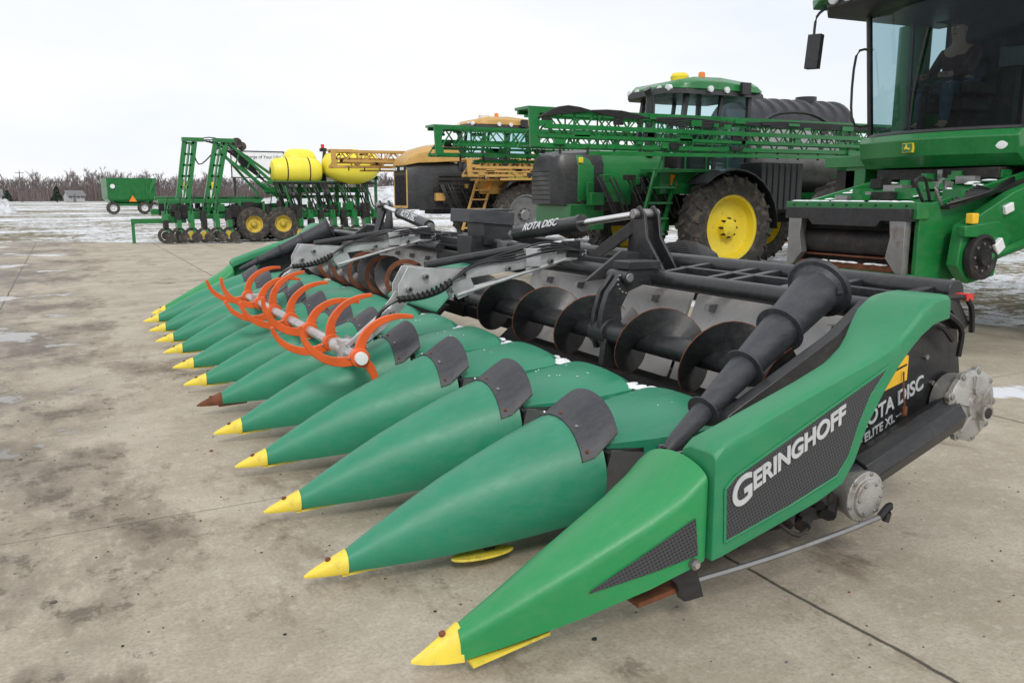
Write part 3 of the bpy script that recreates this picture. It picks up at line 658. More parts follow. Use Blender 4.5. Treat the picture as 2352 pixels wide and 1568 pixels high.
for k in range(12):
    for i in range(22):
        g=random.gauss(0,1)*.10; y=3.52+.765*(k-1)+g; x=2.67+random.uniform(-.02,.06)-.30*max(0,.08-abs(g))
        mb.ball((x,y,.560+random.uniform(-.01,.01)),(random.uniform(.02,.05),random.uniform(.02,.05),random.uniform(.008,.018)),'snow',n=7,k=4)
for i in range(60):
    x=random.uniform(2.2,2.68); k=random.randrange(6); mb.ball((x,3.52+.765*k+random.uniform(-.03,.03),.50+.13*(x-2.35)),(random.uniform(.008,.03),random.uniform(.008,.02),.010),'snow',n=6,k=4)
for i in range(60):
    x=random.uniform(2.3,2.65); k=random.randrange(5); g=random.uniform(-.15,.15); mb.ball((x,3.14+.765*k+g,.607+.06*(x-2.4)),(random.uniform(.003,.007),random.uniform(.003,.007),.003),'snow',n=5,k=3)
s=mb.done('loose_snow'); s['kind']='stuff'; s['label']='loose white snow lying along the header hoods'; s['category']='snow'
# ================================================================== wheels
def wheel(parent,c,R,w,rimR,rimM,side=-1,lugs=22,name='wheel',ax='y',off=None):
    mb=MB(); c=V(c); A=V((0,side,0)) if ax=='y' else V((side,0,0))
    mb.lathe(c,A,[(-w*.25,.22*R),(-.02*R,.22*R),(.10*w,.20*R),(.30*w,.16*R),(.34*w,.12*R),(.34*w,0)],rimM,n=24)
    for i in range(8):
        t=2*math.pi*i/8; d,a_,b_=frame(A); q=c+A*.22*w+(a_*math.cos(t)+b_*math.sin(t))*.28*rimR
        mb.cyl(q-A*.06,q+A*.04,.025*R,'dark',n=6)
    hub=mb.done(name,parent,off)
    mb=MB(); mb.lathe(c,A,[(-w*.4,rimR*.98),(w*.40,rimR*1.0),(w*.42,rimR*1.05),(w*.36,rimR*.93),(w*.12,rimR*.86),(w*.02,rimR*.70),(w*.05,rimR*.42),(w*.10,0)],rimM,n=36)
    mb.done('rim',hub,off)
    mb=MB(); mb.lathe(c,A,[(-w*.42,rimR),(-w*.5,rimR+(R-rimR)*.4),(-w*.47,R*.93),(-w*.4,R*.955),(0,R*.965),(w*.4,R*.955),(w*.47,R*.93),(w*.5,rimR+(R-rimR)*.4),(w*.42,rimR*1.0)],'tyre',n=48)
    d,a_,b_=frame(A)
    for i in range(lugs):
        for s in (-1,1):
            t0=2*math.pi*(i+.5*(s>0))/lugs; t1=t0+.16
            q=c+A*s*w*.47+(a_*math.cos(t0)+b_*math.sin(t0))*R*.955; r=c+(a_*math.cos(t1)+b_*math.sin(t1))*R*.975
            mb.beam(q,r,.05*R,.06*R,'tyre')
            q2=c+A*s*w*.5+(a_*math.cos(t0-.02)+b_*math.sin(t0-.02))*(R*.85); mb.beam(q,q2,.05*R,.03*R,'tyre')
    mb.done('tyre',hub,off); return hub
def truss(mb,p,q,h,w,n,m,r=.025):
    p=V(p);q=V(q); d=(q-p).normalized(); up=V((0,0,1)); s=d.cross(up).normalized()
    def pt(t,a,b): return p.lerp(q,t)+s*a*w*.5+up*b*h
    for a,b in ((-1,0),(1,0),(-1,1),(1,1)): mb.beam(pt(0,a,b),pt(1,a,b),r*2,r*2.4,m)
    for i in range(n):
        t0=i/n;t1=(i+1)/n
        for a in (-1,1):
            if i%2==0: mb.cyl(pt(t0,a,0),pt(t1,a,1),r*.6,m,n=5)
            else: mb.cyl(pt(t0,a,1),pt(t1,a,0),r*.6,m,n=5)
        if i%2==0: mb.cyl(pt(t0,-1,0),pt(t0,-1,1),r*.7,m,n=5); mb.cyl(pt(t0,-1,1),pt(t0,1,1),r*.6,m,n=5)
        mb.cyl(pt(t0,-1,0),pt(t1,1,0),r*.5,m,n=5)
# ================================================================== SPRAYERS
def sprayer(loc,body,rim,label,cat,R=.98,booms=(),yw=1.52,cx=0.,rt=.022):
    S=thing('crop_sprayer',loc,label,cat); rg=random.Random(5)
    mb=MB()
    mb.box((4.3,0,1.35),(7.0,1.2,.28),'dark'); mb.box((4.0,0,1.15),(6.1,.7,.3),'dark')
    for x in (3.4,7.1):
        mb.box((x,0,1.1),(.3,2.8,.2),body)
        for s in (-1,1): mb.box((x,s*1.15,1.15),(.32,.16,.9),body)
    for i in range(90): mb.box((rg.uniform(.9,4.5),rg.choice([-1,1])*rg.uniform(.4,1.05),rg.uniform(1.0,2.0)),(rg.uniform(.08,.5),rg.uniform(.05,.25),rg.uniform(.05,.3)),rg.choice(['dark','dark','black',body,body if body=='jd' else 'dark']))
    for i in range(26): 
        x=rg.uniform(.9,4.2); mb.tube([(x,-.9,1.9),(x+.1,-1.1,1.5),(x+.3,-1.05,1.2),(x+.6,-.9,1.3)],.02,'hyd')
    mb.done('chassis',S,bevel=.01)
    mb=MB()
    def hs(x,hw,z0,z1): return [(x,-hw,z0),(x,-hw*1.0,z0+(z1-z0)*.72),(x,-hw*.82,z1-.05),(x,-hw*.4,z1),(x,hw*.4,z1),(x,hw*.82,z1-.05),(x,hw,z0+(z1-z0)*.72),(x,hw,z0)]
    if body=='jd':
        mb.loft([hs(.75,.58,1.45,2.34),hs(1.2,.63,1.4,2.40),hs(1.9,.68,1.4,2.46),hs(2.6,.68,1.4,2.46)],body)
        mb.prism([(.55,.95),(1.3,.95),(1.3,1.42),(.55,1.42)],'y',-.62,.62,body)
    else:
        mb.loft([hs(.0,.48,2.42,2.52),hs(.12,.58,2.45,2.72),hs(.4,.66,2.50,2.90),hs(.9,.72,2.52,3.04),hs(1.4,.74,2.55,3.08),hs(1.7,.72,2.56,3.06)],body)
    hood=mb.done('engine_hood',S,bevel=.02,ang=40)
    mb=MB()
    if body=='jd':
        mb.loft([hs(.30,.34,1.42,2.18),hs(.36,.42,1.40,2.30),hs(.55,.50,1.38,2.37),hs(.9,.585,1.36,2.39),hs(1.25,.65,1.38,2.43)],'black')
        for i in range(7): mb.box((.32,0,1.5+i*.085),(.06,.62,.02),'dark')
        mb.box((.80,-.572,2.20),(.09,.04,.10),'jdy'); mb.box((.35,.2,2.12),(.06,.16,.08),'lamp'); mb.box((.35,-.2,2.12),(.06,.16,.08),'lamp')
    else:
        mb.loft([hs(.05,.52,1.15,2.46),hs(.4,.63,1.15,2.52),hs(1.7,.70,1.15,2.55),hs(2.4,.70,1.15,2.45)],'black')
        for i in range(12): mb.box((.04,-.40+i*.073,1.7),(.05,.02,.9),'dark')
        for s in (-1,1): mb.beam((.05,s*.52,1.2),(.05,s*.52,2.3),.03,.04,body)
        mb.box((.02,0,1.22),(.08,1.1,.07),body); mb.box((.03,.0,2.33),(.06,.9,.12),'dark')
        for y in (-.36,-.2,.2,.36): mb.lathe((.01,y,2.33),(-1,0,0),[(-.02,.05),(.03,.05),(.035,0)],'lamp',n=10)
        for i in range(7): mb.box((1.5,-.70,1.35+i*.13),(1.0,.04,.03),'dark')
    mb.done('grille',hood,bevel=.015)
    x0,x1=2.35+cx,4.05+cx; zb=2.0; zt=3.50 if body=='jd' else 3.62; xm=(x0+x1)/2
    mb=MB(); mb.box((xm,0,1.9),(1.9,1.5,.25),body); mb.box((x0+.05,0,2.15),(.15,1.3,.4),'dark')
    A=[(x0,-.7,zb),(x0,.7,zb),(x1,.78,zb),(x1,-.78,zb)]; B=[(x0+.2,-.66,zt),(x0+.2,.66,zt),(x1,.74,zt),(x1,-.74,zt)]
    for u,v in zip(A,B): mb.beam(u,v,.09,.09,'black')
    for Q in (A,B):
        for i in range(4): mb.beam(Q[i],Q[(i+1)%4],.08,.08,'black')
    mb.beam(V(A[2]).lerp(V(A[1]),.5),V(B[2]).lerp(V(B[1]),.45),.07,.07,'black'); mb.beam(V(A[3]).lerp(V(A[0]),.5),V(B[3]).lerp(V(B[0]),.45),.07,.07,'black')
    cab=mb.done('cab',S,bevel=.01)
    mb=MB(); mb.add(A+B,[[0,1,5,4],[1,2,6,5],[2,3,7,6],[3,0,4,7]],'glass'); mb.done('window',cab)
    mb=MB(); mb.box((xm+.1,0,2.25),(.5,.5,.5),'seat'); mb.box((xm+.35,0,2.65),(.14,.48,.75),'seat',rot=(0,.12,0)); mb.done('seat',cab)
    mb=MB(); mb.cyl((xm-.45,0,2.0),(xm-.3,0,2.6),.03,'dark'); mb.lathe((xm-.3,0,2.6),(-.6,0,.8),[(-.01,.18),(.01,.2),(.01,.17)],'dark',n=18,closed=True); mb.beam((xm-.3,-.18,2.6),(xm-.3,.18,2.6),.03,.03,'dark'); mb.done('steering_wheel',cab)
    mb=MB()
    def rs(x,hw,z0,z1): return [(x,-hw,z0),(x,-hw*.97,z0+(z1-z0)*.6),(x,-hw*.8,z1),(x,hw*.8,z1),(x,hw*.97,z0+(z1-z0)*.6),(x,hw,z0)]
    mb.loft([rs(x0-.20,.60,zt+.06,zt+.12),rs(x0+.0,.86,zt+.04,zt+.22),rs(x0+.3,.92,zt+.04,zt+.28),rs(xm+.1,.93,zt+.04,zt+.30),rs(x1+.1,.90,zt+.04,zt+.24),rs(x1+.3,.8,zt+.06,zt+.14)],body)
    rf=mb.done('cab_roof',cab,bevel=.03,ang=40)
    mb=MB(); mb.loft([rs(x0-.24,.62,zt-.03,zt+.08),rs(x0,.90,zt-.05,zt+.10),rs(xm+.1,.95,zt-.05,zt+.10),rs(x1+.3,.84,zt-.04,zt+.09)],'black')
    for y in (-.6,-.35,.35,.6): mb.lathe((x0-.12,y,zt+.06),(-1,0,0),[(-.05,.07),(.10,.07),(.11,0)],'lamp',n=12)
    for x in (x0+.55,x0+.95): mb.lathe((x,-.93,zt+.05),(0,-1,0),[(-.05,.06),(.03,.06),(.04,0)],'lamp',n=12)
    mb.box((x0+1.4,-.96,zt+.10),(.22,.08,.22),'black')
    mb.done('roof_lights',rf)
    mb=MB(); mb.lathe((x0+.4,-.2,zt+.25),(0,0,1),[(0,.17),(.10,.18),(.16,.14),(.17,0)],'jdy' if body=='jd' else 'white',n=20); mb.done('receiver_dome',rf)
    mb=MB(); mb.lathe((x0+.65,-.55,zt+.24),(0,0,1),[(0,.05),(.05,.05),(.06,.07),(.16,.06),(.18,0)],'beacon',n=16); mb.done('beacon',rf)
    mb=MB(); mb.cyl((1.75+cx,-.60,2.3),(1.75+cx,-.60,3.25),.09,'black',n=16); mb.tube([(1.75+cx,-.60,3.2),(1.74+cx,-.60,3.4),(1.67+cx,-.60,3.52)],.08,'black',n=12); mb.done('exhaust_stack',S)
    mb=MB()
    for s in (0,.5): mb.beam((1.45+s,-1.35,.55),(2.05+s,-1.15,2.05),.05,.07,body)
    for i in range(6):
        t=i/5*.92+.04; q=V((1.45,-1.35,.55)).lerp(V((2.05,-1.15,2.05)),t); mb.box(q+V((.25,0,0)),(.5,.22,.04),body)
    mb.tube([(2.0,-1.2,1.9),(2.1,-1.25,2.3),(2.15,-1.2,2.7),(2.3,-1.1,2.75)],.02,body); mb.box((3.0,-1.05,2.02),(2.0,.6,.06),body)
    for x in (2.1,2.6,3.1,3.6): mb.cyl((x,-1.3,2.0),(x,-1.3,2.5),.018,body,n=6)
    mb.cyl((2.1,-1.3,2.5),(3.6,-1.3,2.5),.018,body,n=6)
    mb.box((2.9,-.95,1.80),(1.5,.4,.4),body); mb.box((2.45,-1.16,1.85),(.14,.04,.2),'beacon')
    mb.done('ladder',S,bevel=.006)
    for x in (3.4,7.2):
        for y in (-yw,yw):
            wheel(S,(x,y,R),R,.52 ,R*.62,rim,side=-1 if y<0 else 1)
            mb=MB(); q=[]
            for i in range(11):
                t=math.radians(50+i*13); q.append((x-math.cos(t)*(R+.10),R+math.sin(t)*(R+.10)))
            secs=[[(u,y-.28,w_),(u,y+.28,w_),(u,y+.28,w_-.03),(u,y-.28,w_-.03)] for u,w_ in q]
            mb.loft(secs,'black'); mb.done('fender',S)
    mb=MB(); mb.box((4.9,-1.15,1.75),(1.1,.6,.9),'black')
    for i in range(6): mb.box((4.5+.16*i,-1.455,1.75),(.05,.03,.86),'rubber')
    mb.done('side_tank',S,bevel=.03)
    mb=MB(); mb.lathe((4.9,0,2.35),(1,0,0),[(0,.0),(.05,.55),(.2,.72),(2.4,.72),(2.6,.55),(2.65,0)],'steel',n=28); mb.done('spray_tank',S)
    mb=MB(); mb.box((8.2,0,1.9),(.25,2.4,1.6),body); mb.box((8.4,0,2.6),(.3,3.4,.3),body)
    mb.done('boom_lift_frame',S,bevel=.02)
    for y,xs,bz,bh in booms:
        sg=-1 if y<0 else 1
        mb=MB()
        truss(mb,(8.6,y,bz+.06),(xs,y,bz),bh,.40,26,body,rt)
        truss(mb,(8.2,y-sg*.42,bz+bh*.38),(xs+.3,y-sg*.42,bz+bh*.36),bh*.62,.22,30,body,rt*.75)
        mb.beam((xs+.2,y+sg*.26,bz+bh*.55),(8.2,y+sg*.26,bz+bh*.6),.05,.07,body); mb.beam((xs+1.,y+sg*.24,bz-.10),(7.5,y+sg*.24,bz-.04),.06,.06,body); mb.beam((xs+.1,y+sg*.25,bz+bh*.28),(8.2,y+sg*.25,bz+bh*.32),.03,.05,body)
        mb.prism([(xs-.02,bz-.02),(xs-.05,bz+bh+.04),(xs+.14,bz+bh+.04),(xs+.10,bz+bh*.5),(xs+.16,bz-.02)],'y',y-.24,y-.20,body); mb.box((xs+.3,y,bz+bh+.04),(.7,.42,.04),body)
        for i in range(38): 
            x=rg.uniform(xs+.2,8); mb.box((x,y+sg*.24,bz+rg.uniform(0,bh)),(rg.uniform(.06,.30),.05,rg.uniform(.04,.10)),rg.choice([body,body,'dark','black']))
        if y<0:
            for j in range(6): mb.tube([(xs+.1,y-.25,bz+.4*bh/.5),(xs+.6,y-.28,bz+bh+.08-.02*j),(xs+1.6,y-.25,bz+bh-.05+.02*j),(xs+3,y-.24,bz+bh-.03*j),(xs+5,y-.24,bz+bh-.08+.02*j),(8,y-.24,bz+bh)],.013,'hyd')
            if body=='jd': mb.tube([(3.4,y-.1,bz+bh),(3.8,y-.1,bz+bh+.18),(4.6,y-.1,bz+bh+.2),(5.3,y-.1,bz+bh-.05)],.03,'hyd')
        for i in range(16): 
            x=xs+.5+i*.5
            if x<8.2: mb.cyl((x,y-.22,bz-.0),(x,y-.22,bz-.12),.02,'dark',n=6)
        mb.done('boom',S)
    return S
sprayer((7.5,13.45,0),'jd','jdy','green self-propelled crop sprayer with folded booms and big yellow wheels','crop sprayer',booms=((-2.25,-1.30,2.32,.50),(1.8,-1.1,2.35,.50)),cx=.55,rt=.027)
sprayer((8.9,23.8,0),'amber','steel','amber and black self-propelled crop sprayer with folded booms','crop sprayer',R=.98,booms=((-1.9,1.3,2.12,.42),(1.6,-1.6,2.42,.46)),rt=.032)
# ================================================================== COMBINE (facing -x)
CO=(8.6,6.1,0)
C=thing('combine_harvester',CO,'green combine harvester without header, feeder house lowered over snowy ground','combine harvester')
mb=MB()
y0,y1=5.20,6.80
side=[(7.2,.76),(7.2,1.48),(7.45,1.53),(9.4,1.95),(10.2,1.9),(10.2,1.25),(9.4,1.15),(7.6,.72)]
mb.prism(side,'y',y0,y0+.05,'jd'); mb.prism(side,'y',y1-.05,y1,'jd'); mb.prism([(7.45,1.48),(9.4,1.9),(10.2,1.85),(10.2,1.3),(9.4,1.2),(7.6,.80)],'y',y0+.05,y1-.05,'jd')
ym=(y0+y1)/2
mb.box((7.22,ym,1.44),(.18,1.64,.16),'jd'); mb.box((7.22,ym,.78),(.16,1.62,.10),'jd')
for i in range(9): mb.cyl((7.135,y0+.1+i*.175,1.49),(7.115,y0+.1+i*.175,1.49),.012,'dark',n=6)
fh=mb.done('feeder_house',C,CO,bevel=.012)
mb=MB(); mb.box((7.34,ym,1.08),(.08,1.5,.56),'dark'); mb.box((7.24,ym,1.34),(.15,1.44,.05),'black')
mb.cyl((7.3,y0+.12,1.10),(7.3,y1-.12,1.10),.13,'dark',n=16)
for i in range(3): mb.box((7.27,ym,.96+.10*i),(.10,1.25,.02),'rust' if i<1 else 'dark')
mb.box((7.24,ym,.86),(.15,1.4,.06),'rust')
for s,y in ((1,y0+.07),(-1,y1-.07)): mb.prism([(y,1.38),(y+.18*s,1.36),(y+.16*s,1.18),(y+.20*s,.98),(y+.08*s,.84),(y,.82)],'x',7.09,7.18,'steel')
mb.prism([(y0+.02,1.46),(y1-.02,1.46),(y1-.02,1.34),(y1-.35,1.34),(y1-.4,1.28),(y0+.4,1.28),(y0+.35,1.34),(y0+.02,1.34)],'x',7.085,7.18,'black')
mb.done('feeder_opening',fh,CO,bevel=.004)
mb=MB()
mb.prism([(7.5,.92),(7.55,1.3),(8.3,1.62),(9.6,1.98),(10.5,2.0),(10.5,1.55),(9.0,1.28),(8.15,1.02),(8.1,.80),(7.7,.74)],'y',4.98,5.10,'jd')
mb.prism([(7.48,1.30),(8.0,1.34),(8.25,1.2),(8.1,1.0),(7.95,1.02),(7.9,1.18),(7.5,1.2)],'y',4.92,5.0,'jd')
mb.box((8.7,4.965,1.58),(.28,.04,.2),'white',rot=(0,-.3,0)); mb.box((8.7,4.95,1.62),(.22,.04,.06),'black',rot=(0,-.3,0)); mb.box((8.68,4.95,1.53),(.22,.04,.05),'red',rot=(0,-.3,0)); mb.box((8.2,4.965,1.46),(.14,.04,.09),'white',rot=(0,-.3,0)); mb.box((8.0,4.905,1.1),(.13,.05,.12),'white',rot=(0,-.6,0)); mb.box((7.62,4.95,1.37),(.09,.08,.10),'sticker')
mb.cyl((7.85,4.95,.98),(9.2,4.95,1.25),.05,'jd',n=12)
arm_=mb.done('lift_arm',fh,CO,bevel=.01)
mb=MB()
mb.lathe((7.78,4.94,1.0),(0,-1,0),[(-.02,.22),(.04,.22),(.05,.19),(.02,.17),(.02,.09),(.07,.08),(.07,0)],'dark',n=28)
for i in range(8):
    t=i*math.pi/4; mb.cyl((7.78+.13*math.cos(t),4.93,1.0+.13*math.sin(t)),(7.78+.13*math.cos(t),4.90,1.0+.13*math.sin(t)),.015,'steel',n=6)
mb.done('drive_pulley',fh,CO)
mb=MB()
mb.tube([(7.5,5.2,1.5),(7.4,5.2,1.66),(7.65,5.3,1.74),(7.7,5.3,1.55)],.018,'steel'); mb.tube([(7.40,5.3,1.48),(7.3,5.35,1.72),(7.5,5.4,1.75),(7.6,5.4,1.54)],.016,'hyd')
mb.box((8.15,5.85,1.61),(1.35,1.5,.03),'dark',rot=(0,-.21,0))
for i in range(10): mb.tube([(7.5+.05*i,5.15,1.5+.02*i),(7.9+.05*i,5.0+.02*i,1.62),(8.4,5.15,1.72-.01*i),(9.0,5.3,1.85)],.014,'hyd')
for i in range(26):
    x=random.uniform(7.5,8.8); mb.box((x,random.uniform(5.1,6.6),1.54+(x-7.5)*.215),(random.uniform(.05,.3),random.uniform(.05,.25),random.uniform(.05,.14)),random.choice(['jd','dark','steel','jd']))
mb.done('coupler_hoses',fh,CO)
mb=MB()
mb.box((10.6,6.2,2.02),(2.8,3.1,.18),'jd'); mb.box((11.2,6.1,1.55),(2.2,1.9,1.0),'dark'); mb.box((12.6,6.1,2.9),(3.4,3.2,1.9),'jd'); mb.box((9.6,6.1,1.2),(.4,3.3,.4),'jd')
mb.box((9.35,4.75,1.75),(1.2,.5,.55),'jd'); mb.box((9.3,4.49,1.8),(.3,.04,.15),'beacon'); mb.box((9.2,5.3,2.02),(.7,.5,.16),'jd'); mb.box((9.3,7.45,2.0),(1.0,.7,.14),'jd')
mb.prism([(8.9,1.62),(9.5,1.98),(9.5,2.2),(8.85,1.75)],'y',5.5,6.9,'dark')
for i in range(9): mb.beam((8.95+.05*(i%3),5.5+.17*i,1.70),(9.45,5.5+.17*i,2.05),.03,.04,'jd' if i%2 else 'dark')
mb.beam((8.9,5.45,1.66),(8.9,6.95,1.66),.06,.05,'jd'); mb.tube([(9.0,5.5,1.9),(8.8,5.9,1.72),(8.8,6.5,1.75),(9.0,6.9,1.9)],.02,'hyd')
mb.box((9.1,7.35,1.80),(.5,.3,.4),'jd'); mb.box((9.0,7.5,1.7),(.3,.3,.4),'dark')
mb.done('body',C,CO,bevel=.02)
mb=MB()
secs=[]
for i in range(9):
    t=-1+2*i/8; y=6.2+t*.98; x=8.50+.24*t*t
    secs.append([(x,y,2.27),(x-.06,y,2.20),(x-.03,y,2.02),(x+.10,y,1.90),(x+.5,y,1.86),(x+.5,y,2.27)])
mb.loft(secs,'jd'); mb.box((9.0,6.12,1.82),(.7,1.5,.12),'dark')
fp=mb.done('front_panel',C,CO,bevel=.01)
mb=MB(); sh=[(-.07,-.06),(.07,-.06),(.08,.0),(.075,.06),(-.075,.06),(-.08,0)]
dx=8.436; cy=6.32; cz=2.11
mb.prism([(cy-u*.86,cz+v*.86) for u,v in sh],'x',dx-.008,dx+.04,'jdy'); mb.prism([(cy-u*.79,cz+v*.77) for u,v in sh],'x',dx-.012,dx,'jd')
deer=[(-.055,.005),(-.03,.012),(-.018,.035),(-.022,.05),(-.008,.042),(.0,.05),(-.002,.03),(.008,.028),(.004,.018),(-.005,.012),(.02,.0),(.045,.0),(.06,-.02),(.042,-.01),(.03,-.018),(.05,-.04),(.028,-.028),(.01,-.02),(-.02,-.014),(-.045,-.035),(-.03,-.008),(-.06,-.012),(-.035,.0)]
mb.prism([(cy-u*.76,cz+v*.76) for u,v in deer],'x',dx-.016,dx-.011,'jdy'); mb.done('emblem',fp,CO)
mb=MB(); mb.lathe((8.66,5.38,2.12),(-1,-.4,0),[(-.05,.06),(.03,.06),(.04,0)],'lamp',n=16); mb.done('lamp',fp,CO)
zb,zt=2.28,3.78; YC=6.2; HW=.94
Nn=12
def ws(t,z):
    u=-1+2*t; k=(z-zb)/(zt-zb); y=YC+u*(HW+.05*k); x=8.56+.26*u*u-.12*k; return (x,y,z)
vs=[];fs=[]
for i in range(Nn+1):
    for j in range(7): vs.append(ws(i/Nn,zb+(zt-zb)*j/6))
for i in range(Nn):
    for j in range(6): fs.append([i*7+j,(i+1)*7+j,(i+1)*7+j+1,i*7+j+1])
g=MB(); g.add(vs,fs,'glass2')
ya,yb=YC-HW,YC+HW
g1=MB(); g1.add([(8.84,ya,zb),(10.3,ya-.02,zb),(10.3,ya-.06,zt),(8.72,ya-.06,zt)],[[0,1,2,3]],'glass2')
g2=MB(); g2.add([(8.84,yb,zb),(10.3,yb+.02,zb),(10.3,yb+.06,zt),(8.72,yb+.06,zt)],[[0,1,2,3]],'glass')
mb=MB()
for u in (0,1):
    mb.tube([ws(u,zb+(zt-zb)*j/6) for j in range(7)],.035,'black',n=8,smooth=False)
for z in (zb,zt): mb.tube([ws(i/12,z) for i in range(13)],.035,'black',n=8,smooth=False)
for y in (ya-.04,yb+.04):
    mb.beam((9.55,y,zb),(9.5,y,zt),.04,.04,'black'); mb.beam((10.3,y,zb),(10.3,y,zt),.12,.12,'black'); mb.beam((8.85,y,zb),(10.3,y,zb),.07,.07,'black')
mb.box((9.55,YC,2.2),(1.7,1.86,.12),'dark'); mb.box((10.33,YC,3.0),(.06,1.8,1.5),'dark')
mb.box((9.55,YC,3.74),(1.6,1.8,.06),'seat')
mb.box((9.15,5.65,2.65),(.10,.14,.8),'dark'); mb.box((9.1,5.62,3.05),(.06,.26,.20),'black',rot=(0,0,.4))
mb.tube([(8.75,yb,3.3),(8.66,yb+.16,3.25),(8.66,yb+.16,2.5),(8.78,yb,2.42)],.016,'black')
cab=mb.done('cab',C,CO)
g.done('windshield',cab,CO,ang=60); g1.done('door_window',cab,CO); g2.done('side_window',cab,CO)
mb=MB(); mb.tube([ws(.62,zb+.03),V(ws(.58,zb+.5))+V((-.02,0,0)),V(ws(.5,zb+1.1))+V((-.02,0,0))],.012,'black'); mb.done('wiper',cab,CO)
mb=MB()
sec=lambda x,a,b,z0,z1:[(x,a,z0),(x,a-.02,(z0+z1)/2),(x,a+.15,z1),(x,b-.15,z1),(x,b+.02,(z0+z1)/2),(x,b,z0)]
mb.loft([sec(8.05,5.2,7.35,3.84,3.90),sec(8.2,5.0,7.6,3.79,4.02),sec(9.0,4.95,7.6,3.83,4.15),sec(10.5,4.95,7.5,3.83,4.2)],'jd')
rf=mb.done('cab_roof',cab,CO,bevel=.03,ang=40)
mb=MB(); mb.loft([sec(8.12,5.25,7.3,3.75,3.84),sec(8.3,5.1,7.45,3.68,3.83),sec(10.3,5.1,7.4,3.72,3.83)],'black')
for y in (5.3,5.6,6.7,7.0,7.2): mb.lathe((8.1,y,3.84),(-1,0,-.2),[(-.08,.07),(.03,.07),(.04,0)],'lamp',n=12)
mb.done('visor',rf,CO,bevel=.01)
mb=MB(); mb.lathe((8.25,7.42,3.97),(0,0,1),[(0,.05),(.1,.05),(.12,0)],'beacon',n=12); mb.done('beacon',rf,CO)
mb=MB(); mb.tube([(8.25,7.4,3.80),(8.19,7.52,3.70),(8.18,7.54,3.45)],.018,'black'); mb.box((8.2,7.54,3.30),(.09,.17,.40),'black',rot=(0.05,.05,.25)); mb.done('mirror',cab,CO,bevel=.04,seg=4)
SX,SY=9.35,6.42
mb=MB(); mb.box((SX+.03,SY,2.62),(.5,.52,.16),'seat'); mb.box((SX+.30,SY,3.0),(.14,.5,.8),'seat',rot=(0,.12,0)); mb.box((SX+.05,SY,2.4),(.3,.3,.32),'dark'); mb.box((SX-.05,SY-.30,2.78),(.5,.12,.14),'dark'); mb.done('seat',cab,CO,bevel=.03)
mb=MB(); mb.cyl((8.75,SY,2.25),(8.80,SY,2.80),.04,'dark'); mb.lathe((8.82,SY,2.82),(-.5,0,.85),[(-.01,.17),(.01,.19),(.01,.15)],'dark',n=18,closed=True); mb.beam((8.82,SY-.17,2.82),(8.82,SY+.17,2.82),.03,.03,'dark'); mb.done('steering_wheel',cab,CO)
mb=MB(); mb.cyl((10.05,7.55,2.05),(10.05,7.55,3.75),.20,'jd',n=20); mb.box((10.3,7.5,2.6),(.4,.2,1.2),'jd'); mb.done('unloading_column',C,CO)
wheel(C,(9.75,8.0,.93),.93,.62,.5,'jdy',side=-1,lugs=20,off=CO)
wheel(C,(9.9,3.9,.93),.93,.62,.5,'jdy',side=-1,lugs=20,off=CO)
mb=MB()
for i in range(30): mb.ball((7.22+random.uniform(-.06,.06),5.3+random.random()*1.4,1.525),(random.uniform(.02,.06),random.uniform(.03,.10),.010),'snow',n=7,k=4)
for i in range(20): mb.ball((7.16+random.uniform(-.02,.03),5.5+random.random()*1.1,.90),(random.uniform(.02,.04),random.uniform(.02,.06),.01),'snow',n=7,k=4)
for i in range(40): 
    x=random.uniform(7.5,8.6); mb.ball((x,random.uniform(5.3,6.7),1.535+(x-7.6)*.215),(random.uniform(.02,.08),random.uniform(.03,.1),.015),'snow',n=7,k=4)
s=mb.done('loose_snow'); s['kind']='stuff'; s['label']='thin snow lying on the feeder house'; s['category']='snow'
